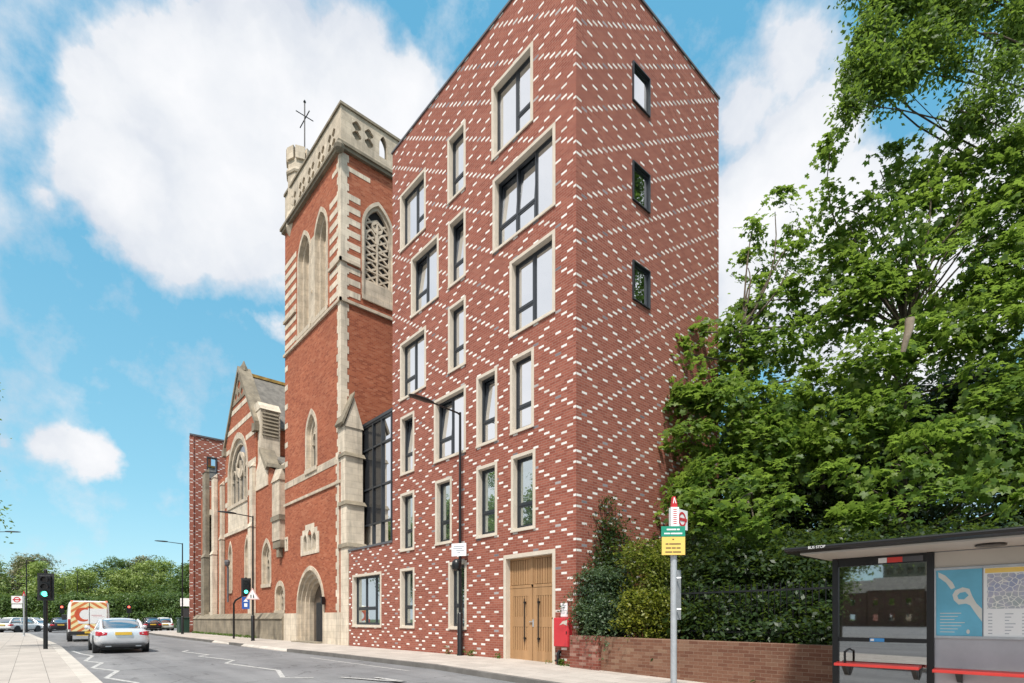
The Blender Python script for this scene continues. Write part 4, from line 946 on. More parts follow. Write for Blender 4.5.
# trees further back, closing the view low down
bk = [('holly_tree', 'dark holly tree in the gap between the sycamore and the big maple', 820, 19.5, [(700, 520, 19, 50), (760, 500, 19.5, 50), (820, 440, 19.5, 55), (860, 400, 20, 45), (830, 520, 19, 55), (900, 500, 18.5, 55), (960, 400, 19.5, 55), (1020, 380, 19.5, 55), (760, 420, 20, 40)]),
      ('yew_tree', 'dark yew tree standing deep in the shade behind the sycamore', 760, 22, [(720, 470, 22, 50), (760, 440, 22.4, 55), (800, 480, 22, 60), (740, 540, 21, 60), (800, 560, 21, 60)]),
      ('yew_tree', 'dark yew tree in the shade behind the big maple', 900, 21, [(850, 470, 21.5, 60), (900, 430, 22, 60), (950, 460, 21.5, 60), (880, 540, 20.5, 60), (950, 540, 20, 60)]),
      ('yew_tree', 'dark yew tree behind the right end of the bus shelter', 1030, 20, [(1000, 430, 20.5, 60), (1050, 430, 20.5, 60), (1030, 500, 19.5, 60), (1080, 520, 19.5, 60), (1000, 560, 19, 60)])]
for nm, lb, px, Z, L in bk:
    grow(nm, lb, 'tree', px, Z, 450, L, 46, 26, .6, .2, 'oval', 'dense', .2, twigs=10, shell=.3)
# lopped pale stump among the leaves
sp = at(909, 330, 15.3); q1 = at(905, 352, 15.3)
# pavement weeds
wl = thing('weeds', 'small weeds growing at the foot of the patterned brick wall', 'weeds', (-3, -.1, 0))
P = []
for x0, n_, hh in ((-5.05, 26, .22), (-4.6, 34, .2), (-3.12, 20, .14), (-.45, 46, .16), (-.15, 36, .14), (-5.9, 30, .3), (-.9, 8, .1)):
    for k in range(n_): P.append((x0+rng.normal()*.09, -.06-abs(rng.normal())*.07, gz(x0)+rng.random()*hh))
P = np.array(P); leaf_object('foliage', P, rng.normal(size=(len(P), 3))+[0, -.4, .8], .05+.07*rng.random(len(P)), 'oval', M['grasspatch'], wl); wl['kind'] = 'stuff'
v2 = thing('weeds', 'green weeds along the foot of the stained church plinth', 'weeds', (-36, -.2, 0)); v2['kind'] = 'stuff'
P = np.array([(x, -.22-abs(rng.normal())*.1, rng.random()*.16) for x in rng.uniform(-45, -27, 700)])
leaf_object('foliage', P, rng.normal(size=(len(P), 3))+[0, -.4, .8], .08+.08*rng.random(len(P)), 'oval', M['grasspatch'], v2)
# park trees far off
PK = [(-8, 95, 30, 62, 'park', 'broad pale green park tree at the far left edge, behind the white parked car'), (22, 104, 26, 66, 'parkbrown', 'thin brownish park tree poking above the others at the far left'), (40, 90, 26, 60, 'park', 'bright green park tree behind the left traffic signal'),
      (66, 98, 24, 48, 'park', 'light green park tree above the white van roof'), (88, 92, 22, 50, 'park', 'low bright park tree between the van and the silver coupe'), (110, 104, 26, 64, 'parkdark', 'tall dark green park tree above the silver coupe'),
      (128, 96, 24, 52, 'park', 'light green park tree right of the tall dark one'), (146, 108, 28, 66, 'parkbrown', 'greyish bare topped park tree left of the far lamp post'), (164, 100, 26, 60, 'park', 'green park tree behind the far lamp post'), (186, 92, 24, 58, 'parkdark', 'dark park tree touching the edge of the far brick block'),
      (206, 96, 24, 56, 'park', 'green park tree hidden behind the far brick block'), (-40, 92, 30, 62, 'park', 'park tree just outside the left edge')]
for px, Z, rp, hp, lf, lb in PK[:-1]:
    L = [];
    for k in range(9):
        yy = rng.uniform(.3, .86); L.append((px+rng.normal()*rp*.42, HOR-hp*yy, Z+rng.normal()*2, rp*rng.uniform(.34, .56)))
    L += [(px+rng.normal()*3, HOR-hp*.88, Z, rp*.34), (px-rp*.55, HOR-hp*.25, Z-2, rp*.45), (px+rp*.55, HOR-hp*.25, Z-2, rp*.45), (px, HOR-hp*.3, Z-3, rp*.5)]
    grow('park_tree', lb, 'tree', px, Z, HOR-hp*.7, L, 13, 22, .9, .34, 'oval', lf, .22, twigs=24, group='trees of the park at the end of the road', shell=.4)
hb = thing('hedge', 'dark low hedge in front of the park trees at the end of the road', 'hedge', (-84, 0, -.3))
L = [(px, py+rng.uniform(-3, 2), 84+rng.uniform(-1, 1), 11) for px in range(-30, 215, 8) for py in (602, 615)]
foliage('foliage', px_lobes(L), 20, 22, .8, .3, 'oval', LEAF['parkdark'], hb, shell=.3)
# trees of the opposite pavement, out of frame, mirrored in the lower windows
for i, (x, y, h) in enumerate(((-20, -25, 13.5), (-27, -26, 15), (-34, -25, 14), (-41, -26, 15.5), (-49, -25, 14), (-57, -26, 15), (-5, -38, 11))):
    L = [((x+rng.normal()*1.6, y+rng.normal()*1.6, h*rng.uniform(.3, .88)), rng.uniform(1.7, 2.6)) for k in range(14)]
    tree('street_tree', ['green tree across the road mirrored in the lower windows', 'tree across the road reflected in the glass'][i % 2] + f', {["first from the right end","second from the right end","third from the right end","fourth from the right end","fifth from the right end","last of the row","standing apart near the shelter"][i]}', 'tree', (x, y, -.2), (x, y, h*.7), L, 22, 20, .8, .3, 'oval', 'park', .2, twigs=10, group='trees across the road seen in reflections', shell=.4)
# brown houses far across the road, mirrored in the shelter glass
for i in range(5):
    x = -32+i*9.0
    h_ = thing('terraced_house', f'brown brick house mirrored in the shelter glass, {["first","second","third","fourth","fifth"][i]} from its left end', 'house', (x, -110, -.3), 'brown houses mirrored in the shelter glass')
    hh = 6.2+.4*(i % 2); wh = [rect(x+.9+k*2.6, x+1.7+k*2.6, z, z+1.2) for k in range(3) for z in (.9, 3.8)]
    MB().slab(rect(x, x+8.9, -.3, hh), wh, 0, -.3, FR(-110)).box(x, x+8.9, -118, -117.7, -.3, hh).build('wall', M['brownbrick'], h_)
    mb = MB(); mb.add([(x, -109.6, hh), (x+8.9, -109.6, hh), (x+8.9, -114, hh+2.6), (x, -114, hh+2.6), (x, -118.2, hh), (x+8.9, -118.2, hh)], [(0, 1, 2, 3), (3, 2, 5, 4), (0, 3, 4), (1, 5, 2)]); mb.build('roof', M['slate'], h_)
    for w_ in wh:
        MB().slab(w_, [], -.1, -.14, FR(-110)).build('window', M['glass'], h_)
tb = thing('tower_block', 'tall grey tower block mirrored in the shelter glass', 'building', (-32, -175, 0))
mb = MB(); mb.slab(rect(-37, -27, -.3, 34), [rect(-36+k*2.4, -34.6+k*2.4, 2+j*3, 3.6+j*3) for k in range(4) for j in range(10)], 0, -.4, FR(-175)); mb.box(-37, -27, -190, -175.5, -.3, 34); mb.build('wall', M['darkstone'], tb)

# ------------------------------------------------------------------ street lamps
def lamp(label, x, y, h, arm, dirv, zt, group='black street lamps', base_h=1.45):
    g = gz(x); L = thing('street_lamp', label, 'street lamp', (x, y, g), group)
    MB().lathe((x, y, g), [(.11, -.05), (.11, .02), (.095, .06), (.095, base_h-.05), (.06, base_h)], 14).build('base', M['black'], L, smooth=40)
    d = Vector((*dirv, 0)).normalized(); up = Vector((0, 0, 1)); p0 = Vector((x, y, g+h))
    MB().tube([(x, y, g+base_h-.02), (x, y, g+h-1), (x, y, g+h+.06)], [.055, .045, .04], 12).build('pole', M['black'], L, smooth=40)
    e = p0+d*(arm-.9)+up*.05*(arm); MB().tube([p0-up*.03, p0+d*.1+up*.02, e], [.03, .03, .025], 8).build('arm', M['black'], L, smooth=40)
    s = Vector((-d.y, d.x, 0)); mb = MB(); rings = []
    prof = [(0, .03, .05), (.1, .06, .07), (.3, .14, .08), (.75, .14, .06), (.92, .07, .03)]
    vs = []; fs = []
    for t_, w_, hh in prof:
        c = e+d*t_+up*.03*t_
        for q in range(8):
            a = math.pi*2*q/8; vs.append(tuple(c+s*w_*math.cos(a)+up*hh*max(-.35, math.sin(a))))
    for i in range(len(prof)-1):
        for q in range(8): fs.append((i*8+q, i*8+(q+1) % 8, (i+1)*8+(q+1) % 8, (i+1)*8+q))
    fs += [tuple(range(8)), tuple(range(32, 40))]
    mb.add(vs, fs); mb.build('luminaire', M['black'], L, smooth=50)
    return L
l1 = lamp('tall black street lamp with a white sign plate, standing against the patterned wall', -5.04, -.2, 8.15, 1.95, (0, -1), 0)
lamp('black street lamp on the pavement before the church carrying a triangular sign', -22.9, -1.64, 7.0, 1.75, (-.1, -1), 0)
lamp('black street lamp at the far end of the church pavement, beside the green bin', -41.6, -1.7, 7.4, 1.9, (-.2, -1), 0)
p = at(26.5, 625, 52); lamp('black street lamp on the far left pavement behind the traffic signal', p[0], p[1], 6.8, 1.9, (.3, 1), 0)
p = at(77.5, 625, 84); lamp('distant street lamp showing just above the white van', p[0], p[1], 8.5, 1.5, (.3, -1), 0)
p = at(65, 625, 84); lamp('distant street lamp left of the white van roof', p[0], p[1], 7.5, 1.5, (.3, -1), 0)
p = at(-16, 625, 40); lamp('street lamp whose head alone reaches in at the left edge', p[0], p[1], 7.6, 2.1, (.35, 1), 0)
# plate and speaker on the first lamp
sg = thing('sign_plate', 'small white sign plate strapped to the tall lamp post by the patterned wall', 'sign', (-5.04, -.28, 3.3))
vx, vy = Vector((.80, -.6)).normalized(), None
def facing(p, ang, w, z0, z1, t=.02):
    """a plate centred on p=(x,y) whose face looks along ang degrees (0 = -y, 90 = +x)"""
    a = R(ang); n_ = Vector((math.sin(a), -math.cos(a))); s_ = Vector((n_.y*-1, n_.x))
    return lambda u, v, d: (p[0]+s_.x*u+n_.x*d, p[1]+s_.y*u+n_.y*d, v)
mp = facing((-5.04, -.2), 25, 0, 0, 0)
MB().slab(rect(-.28, .28, 3.35, 3.78), [], .07, .09, mp).build('board', M['signwhite'], sg)
mb = MB()
for k, (a, b) in enumerate(((-.2, .2), (-.22, .14), (-.1, .2), (-.06, .06))): mb.slab(rect(a, b, 3.66-.07*k, 3.69-.07*k), [], .0905, .0925, mp)
mb.build('print', M['greyink'], sg)
cm = thing('cable_drum', 'round black fitting on the tall lamp post just below the white sign plate', 'lamp fitting', (-5.04, -.3, 3.1))
MB().lathe((-5.04, -.34, 3.05), [(.05, -.2), (.15, -.14), (.17, 0), (.15, .12), (.06, .2)], 14).build('drum', M['black'], cm, smooth=40)
MB().box(-5.12, -4.96, -.3, -.2, 2.98, 3.12).build('clamp', M['black'], cm)
# ------------------------------------------------------------------ traffic signals
def signal_head(root, mp, zc, group=None):
    w, h = .19, .47
    mb = MB(); mb.slab(rect(-w, w, zc-h, zc+h), [], -.1, .1, mp); mb.build('housing', M['black'], root, bevel=.03)
    MB().slab(rect(-.27, .27, zc-.56, zc+.56), [], -.03, -.012, mp).build('backing_board', M['plastic'], root)
    for k, (nm, m) in enumerate((('red_lens', 'lampoff'), ('amber_lens', 'lampoff'), ('green_lens', 'greenlamp'))):
        z = zc+.29-.29*k
        circ = [(.105*math.cos(a), z+.105*math.sin(a)) for a in np.linspace(0, 2*math.pi, 18, endpoint=False)]
        ob = MB().slab(circ, [], .1005, .112, mp).build(nm, M[m], root)
        a = [(.125*math.cos(q), z+.125*math.sin(q)) for q in np.linspace(-.5, math.pi+.5, 12)]; b_ = [(.112*math.cos(q), z+.112*math.sin(q)) for q in np.linspace(-.5, math.pi+.5, 12)]
        MB().slab(a+b_[::-1], [], .1005, .27, mp).build('hood', M['plastic'], ob)
s1 = thing('traffic_signal', 'black traffic signal showing green on the left pavement', 'traffic light', (-19.57, -10.61, 0), 'traffic signals at the crossing')
MB().tube([(-19.57, -10.61, -.05), (-19.57, -10.61, 3.05)], .075, 12).lathe((-19.57, -10.61, 3.0), [(.06, 0), (.06, .25), (.02, .3)], 10).build('pole', M['black'], s1, smooth=40)
signal_head(s1, facing((-19.57+.12, -10.61), 75, 0, 0, 0), 2.55)
s2 = thing('traffic_signal', 'traffic signal showing green on a cranked black post before the church', 'traffic light', (-27.3, -1.5, 0), 'traffic signals at the crossing')
MB().tube([(-27.3, -1.5, -.05), (-27.3, -1.5, 2.2), (-27.15, -1.44, 2.4), (-26.3, -1.1, 2.75), (-26.25, -1.08, 3.8)], .06, 10).build('pole', M['black'], s2, smooth=40)
signal_head(s2, facing((-26.15, -1.1), 75, 0, 0, 0), 3.2)
bs = thing('sign_plate', 'blue sign plate hanging under the traffic signal before the church', 'sign', (-26.2, -1.1, 2.2))
MB().slab(rect(-.22, .22, 1.85, 2.6), [], -.02, .0, facing((-26.1, -1.13), 60, 0, 0, 0)).build('board', M['signblue'], bs)
MB().slab(rect(-.09, .09, 1.98, 2.2), [], .001, .004, facing((-26.1, -1.13), 60, 0, 0, 0)).slab([(-.14, 2.3), (.14, 2.3), (0, 2.5)], [], .001, .004, facing((-26.1, -1.13), 60, 0, 0, 0)).build('symbol', M['signwhite'], bs)
MB().box(-26.34, -26.1, -1.13, -1.07, 2.3, 2.36).build('bracket', M['black'], bs)
tg = thing('warning_sign', 'white triangular warning sign with red border on the lamp post before the church', 'sign', (-22.9, -1.7, 2.0))
mp = facing((-22.9, -1.64), 62, 0, 0, 0)
tri = lambda r, c=2.55: [(r*math.sin(a), c+r*math.cos(a)) for a in (0, 2*math.pi/3, 4*math.pi/3)]
MB().slab(tri(.44), [], .1, .115, mp).build('border', plain('sign_edge', (.66, .42, .40), .4), tg)
MB().slab(tri(.34), [], .1155, .119, mp).build('face', M['signwhite'], tg)
MB().slab([(-.1, 2.42), (-.05, 2.42), (-.05, 2.6), (-.1, 2.6)], [], .1195, .122, mp).slab([(.03, 2.42), (.1, 2.42), (.07, 2.62), (.04, 2.6)], [], .1195, .122, mp).build('symbol', M['black'], tg)
# ------------------------------------------------------------------ bus stops
def text(name, s, size, mp, u, v, d, m, parent, align='CENTER', ex=.001):
    cu = bpy.data.curves.new(name, 'FONT'); cu.body = s; cu.size = size; cu.align_x = align; cu.extrude = ex; cu.materials.append(m)
    ob = bpy.data.objects.new(name, cu); COL.objects.link(ob); ob.parent = parent
    o = Vector(mp(u, v, d)); ex_ = (Vector(mp(u+1, v, d))-o); ez = (Vector(mp(u, v+1, d))-o); en = ex_.cross(ez)
    mt = Matrix((ex_, ez, en)).transposed().to_4x4(); mt.translation = o-origin(parent)
    me = bpy.data.meshes.new_from_object(ob); bpy.data.objects.remove(ob); ob = bpy.data.objects.new(name, me); COL.objects.link(ob); ob.parent = parent; ob.matrix_local = mt; return ob
def roundel(parent, mp, u, v, r, d):
    o = [(u+r*math.cos(a), v+r*math.sin(a)) for a in np.linspace(0, 2*math.pi, 28, endpoint=False)]
    i_ = [(u+r*.70*math.cos(a), v+r*.70*math.sin(a)) for a in np.linspace(0, 2*math.pi, 28, endpoint=False)]
    MB().slab(o, [i_], d, d+.003, mp).slab(rect(u-r*1.2, u+r*1.2, v-r*.2, v+r*.2), [], d+.0031, d+.005, mp).build('roundel', M['signred'], parent)
def bus_stop(label, x, y, g, ang, full):
    t_ = thing('bus_stop', label, 'bus stop', (x, y, g), 'bus stop posts')
    pr = .055; MB().lathe((x, y, g), [(.10, -.05), (.10, .02), (pr, .05), (pr, 3.05), (.03, 3.07)], 14).build('post', M['galv'], t_, smooth=40)
    return t_
bx, by = 4.62, -2.6; g = gz(bx)
b1 = bus_stop('grey bus stop post with a red roundel flag and a green and yellow notice', bx, by, g, 0, True)
A1 = facing((bx, by), 50, 0, 0, 0)              # the narrow post face, towards the camera
A2 = facing((bx, by), 14, 0, 0, 0)
zf = 2.86
MB().slab(rect(-.07, .07, zf-.01, zf+.33), [], -.05, .07, A1).build('route_panel', M['signwhite'], b1)
mb = MB()
for k in range(8): mb.slab(rect(-.03, .03, zf+.28-.035*k, zf+.293-.035*k), [], .0705, .072, A1)
mb.build('print', M['signred'], b1)
fl = MB()
FA = facing((bx, by), -35, 0, 0, 0)
def flag_mp(u, v, d):                            # flag stands out from the post away from the road
    dirv = Vector((-.05, .999)); n_ = Vector((.999, .05)); return (bx+dirv.x*u+n_.x*d, by+dirv.y*u+n_.y*d, v)
MB().slab(rect(.06, .46, zf-.02, zf+.33), [], -.02, .02, flag_mp).build('flag', M['signwhite'], b1)
roundel(b1, flag_mp, .265, zf+.155, .135, .0205)
MB().slab([(-.05, zf+.335), (.05, zf+.335), (.045, zf+.40), (.015, zf+.52), (-.03, zf+.52), (-.045, zf+.40)], [], -.03, .05, A1).build('finial', M['signred'], b1)
MB().slab([(-.03, zf+.40), (-.015, zf+.40), (-.005, zf+.47), (.016, zf+.40), (.03, zf+.40), (.0, zf+.50), (-.015, zf+.50)], [], .0505, .053, A1).build('symbol', M['signwhite'], b1)
nb = thing('notice', 'green topped yellow notice strapped to the bus stop post', 'notice', (bx, by, 2.3))
NM = facing((bx-.02, by-.02), 46, 0, 0, 0)
MB().slab(rect(-.20, .20, 2.35, 2.665), [], .08, .1, NM).build('yellow_board', M['yellow'], nb)
MB().slab(rect(-.21, .20, 2.67, 2.85), [], .08, .1, NM).build('green_board', M['green'], nb)
def words(mb, rows, h, mp, d):                    # small print, one bar to a word
    for z, ws in rows:
        u = -sum(w_+.012 for w_ in ws)/2
        for w_ in ws: mb.slab(rect(u, u+w_, z, z+h), [], d, d+.0015, mp); u += w_+.012
    return mb
words(MB(), ((2.53, (.05, .20)), (2.46, (.09, .07, .07)), (2.39, (.12, .14)), (2.61, (.03,))), .022, NM, .101).build('print', M['ink'], nb)
words(MB(), ((2.78, (.16, .05)), (2.71, (.10, .20))), .026, NM, .101).build('print', M['signwhite'], nb)
tt = thing('timetable_case', 'slim grey timetable case on the back of the bus stop post', 'timetable case', (bx+.12, by+.1, 1.2))
MB().slab(rect(.07, .20, 1.22, 2.1), [], -.03, .03, flag_mp).build('case', M['galv'], tt)
MB().tube([(bx+.0, by, 1.4), (bx+.1, by+.07, 1.4)], .02, 6).tube([(bx+.0, by, 1.95), (bx+.1, by+.07, 1.95)], .02, 6).each('bracket', M['galv'], tt)
p = at(24, 636, 1.233*F/17.0)
b2 = bus_stop('distant bus stop post with a white roundel flag on the left pavement', p[0], p[1], 0, 0, False)
DM = facing((p[0], p[1]), 70, 0, 0, 0)
MB().slab(rect(-.72, -.08, 2.35, 2.9), [], -.02, .02, DM).build('flag', M['signwhite'], b2); roundel(b2, DM, -.4, 2.63, .2, .021)
MB().slab(rect(-.70, -.1, 2.02, 2.3), [], -.02, .02, DM).build('route_panel', M['signwhite'], b2)
MB().slab([(-.1, 2.92), (.1, 2.92), (.0, 3.3)], [], -.03, .03, DM).build('finial', M['signred'], b2)
# ------------------------------------------------------------------ bus shelter
SX0, SX1, SBY, SFY = 6.62, 9.9, -.92, -2.15
g0 = gz(7.5)
sh = thing('bus_shelter', 'black framed bus shelter with a flat roof, dark glass bay and red perch seats', 'bus shelter', (8, -1.4, g0))
RF0, RF1 = 2.27, 2.36
mb = MB()
mb.slab([(SFY, RF0+.02), (SFY-.03, RF0+.05), (SFY-.02, RF1-.02), (SFY+.06, RF1), (SBY+.35, RF1+.03), (SBY+.42, RF1), (SBY+.42, RF0), (SFY+.12, RF0-.005)], [], 6.32, 10.2, lambda u, v, w: (w, u, v))
mb.build('roof', M['black'], sh, bevel=.008)
MB().box(6.5, 10.1, SFY+.14, SBY+.3, RF0-.03, RF0-.006).build('soffit', M['beige'], sh)
MB().lathe((8.7, -1.45, RF0-.06), [(.16, 0), (.17, .015), (.15, .029)], 16).build('ceiling_light', M['lampoff'], sh)
mb = MB()
for x in (SX0+.04, 7.95, 9.85): mb.box(x-.045, x+.045, SBY-.045, SBY+.045, g0-.1, RF0-.03)
mb.each('post', M['black'], sh, bevel=.008)
mb = MB(); mb.box(SX0+.086, 7.904, SBY-.03, SBY+.03, 2.1, 2.235); mb.box(SX0+.086, 7.904, SBY-.03, SBY+.03, .865, .93); mb.box(SX0+.086, 7.904, SBY-.03, SBY+.03, g0+.08, g0+.13); mb.each('rail', M['black'], sh)
MB().box(SX0+.08, 7.91, SBY-.006, SBY+.006, .93, 2.1).box(SX0+.08, 7.91, SBY-.006, SBY+.006, g0+.13, .865).each('glass_panel', M['clearglass'], sh)
MB().box(7.996, 9.8, SBY-.012, SBY+.02, g0+.1, 1.02).box(7.996, 9.8, SBY-.012, SBY+.02, 1.02, 2.235).each('back_panel', M['shelterpanel'], sh)
MB().box(7.998, 9.8, SBY-.022, SBY-.0125, 2.0, 2.225).build('fascia', M['beige'], sh)
mb = MB(); mb.slab([(SBY-.30, .47), (SBY-.10, .50), (SBY-.10, .535), (SBY-.30, .515)], [], SX0+.10, 7.86, lambda u, v, w: (w, u, v)); mb.slab([(SBY-.30, .45), (SBY-.10, .48), (SBY-.10, .515), (SBY-.30, .495)], [], 8.02, 9.75, lambda u, v, w: (w, u, v))
mb.each('seat', M['seatred'], sh, bevel=.01)
mb = MB()
for x in (SX0+.22, 7.78, 8.3, 9.5): mb.slab([(SBY-.24, .475), (SBY-.02, .50), (SBY-.02, .30), (SBY-.08, .32)], [], x-.03, x+.03, lambda u, v, w: (w, u, v))
mb.tube([(SX0+.24, SBY-.22, .5), (SX0+.24, SBY-.22, .70), (SX0+.24, SBY-.02, .74)], .018, 8)
mb.each('bracket', M['black'], sh)
SF = FR(SBY)
MB().slab(rect(7.28, 7.86, 2.12, 2.2), [], -.036, -.0305, SF).build('sign_strip', M['lead'], sh)
MB().slab(rect(7.40, 7.6, 2.12, 2.2), [], -.0395, -.0365, SF).build('red_sign', M['seatred'], sh); MB().slab(rect(7.28, 7.395, 2.12, 2.2), [], -.0395, -.0365, SF).build('white_sign', M['signwhite'], sh)
MB().slab(rect(7.16, 7.36, .87, .925), [], -.036, -.0305, SF).build('blue_sticker', plain('sticker_blue', (.05, .28, .62), .4), sh); MB().slab(rect(7.17, 7.22, .88, .915), [], -.0375, -.0362, SF).build('white_sticker', M['signwhite'], sh)
text('lettering', 'BUS STOP', .055, lambda u, v, w: (u, SFY-.034-w, v), 6.80, RF0+.032, .004, M['signwhite'], sh)
po = thing('poster', 'blue poster with a big pale hand behind glass on the shelter back panel', 'poster', (8.35, SBY, 1.4))
PX = lambda u, v, w: SF(8.02+(u-8.02)*.77, .985+(v-1.06)*1.31, w)
MB().slab(rect(8.02, 8.70, 1.06, 1.80), [], -.03, -.0125, PX).build('sheet', M['cyan'], po)
hand = [(8.70, 1.22), (8.62, 1.30), (8.53, 1.40), (8.47, 1.42), (8.36, 1.41), (8.29, 1.46), (8.27, 1.52), (8.31, 1.57), (8.42, 1.60), (8.52, 1.58), (8.56, 1.50), (8.62, 1.42), (8.70, 1.36)]
hole = [(8.36, 1.47), (8.44, 1.465), (8.51, 1.51), (8.46, 1.55), (8.38, 1.54), (8.34, 1.51)]
MB().slab(hand, [hole], -.0325, -.0305, PX).slab([(8.05, 1.78), (8.16, 1.74), (8.27, 1.66), (8.31, 1.60), (8.25, 1.58), (8.17, 1.66), (8.06, 1.72)], [], -.0325, -.0305, PX).build('hand', M['skin'], po)
mb = MB()
for k in range(7): mb.slab(rect(8.08, 8.3+.05*((k*5) % 4), 1.10+.035*k, 1.108+.035*k), [], -.0325, -.0305, PX)
mb.slab([(8.50+.025*math.cos(a), 1.11+.025*math.sin(a)) for a in np.linspace(0, 6.28, 14, endpoint=False)], [], -.0325, -.0305, PX)
mb.build('print', M['skin'], po)
PM = lambda u, v, w: SF(8.56+(u-8.715)*1.1, .985+(v-1.06)*1.31, w)
mpo = thing('map_panel', 'yellow headed street map and timetable panel right of the blue poster', 'map', (9.1, SBY, 1.4))
MB().slab(rect(8.715, 9.6, 1.06, 1.80), [], -.03, -.0125, PM).build('sheet', M['signwhite'], mpo)
MB().slab(rect(8.73, 9.58, 1.745, 1.795), [], -.0325, -.0305, PM).build('header', M['yellow'], mpo)
MB().slab(rect(8.75, 9.56, 1.36, 1.735), [], -.0325, -.0305, PM).build('street_map', M['map'], mpo)
mb = MB()
for k in range(7):
    for j in range(5): mb.slab(rect(8.76+.16*j, 8.80+.16*j+.02*((k*j) % 4), 1.09+.035*k, 1.098+.035*k), [], -.0325, -.0305, PM)
mb.build('print', M['greyink'], mpo)
MB().slab(rect(8.0, 9.64, .95, 1.99), [rect(8.02, 9.605, .985, 1.955)], -.045, -.0125, SF).build('frame', M['galv'], mpo)
# ------------------------------------------------------------------ vehicles (built nose to +x at the origin, then turned)
def sup(w, z0, z1, n=16, e=.42, tumble=0.0):
    """rounded box cross-section in (y,z)"""
    out = []
    for k in range(n):
        a = 2*math.pi*k/n; c, s_ = math.cos(a), math.sin(a)
        y = w*math.copysign(abs(c)**e, c); z = (z0+z1)/2+(z1-z0)/2*math.copysign(abs(s_)**e, s_)
        y *= 1-tumble*max(0, (z-z0)/(z1-z0)-.45); out.append((y, z))
    return out
def loft(secs, n=16):
    vs = []; fs = []
    for x, pts in secs: vs += [(x, y, z) for y, z in pts]
    for i in range(len(secs)-1):
        for k in range(n): fs.append((i*n+k, i*n+(k+1) % n, (i+1)*n+(k+1) % n, (i+1)*n+k))
    fs += [tuple(range(n)), tuple((len(secs)-1)*n+k for k in range(n))]
    return vs, fs
def sub(o, lv=1):
    m_ = o.modifiers.new('round', 'SUBSURF'); m_.levels = lv; m_.render_levels = lv; o.data.shade_smooth(); return o
def wheel(root, x, y, r, w=.2):
    sgn = 1 if y > 0 else -1
    ty = MB().lathe((x, y-sgn*w/2, r), [(r*.62, -w/2), (r*.93, -w/2), (r, -w*.35), (r, w*.35), (r*.93, w/2), (r*.62, w/2)], 24, 'y').build('wheel', M['rubber'], root, smooth=50)
    mb = MB().lathe((x, y-sgn*.045, r), [(r*.66, -.03), (r*.66, .02), (r*.58, .025), (r*.56, -.02), (r*.15, -.01*1), (r*.12, .02), (.01, .02)] if sgn > 0 else [(r*.66, .03), (r*.66, -.02), (r*.58, -.025), (r*.56, .02), (r*.15, .01), (r*.12, -.02), (.01, -.02)], 20, 'y')
    for k in range(5):
        a = 2*math.pi*k/5; c, s_ = math.cos(a), math.sin(a); q = y-sgn*.04
        mb.tube([(x+c*r*.1, q, r+s_*r*.1), (x+c*r*.58, q, r+s_*r*.58)], r*.09, 6)
    mb.build('rim', M['alloy'], ty, smooth=40)
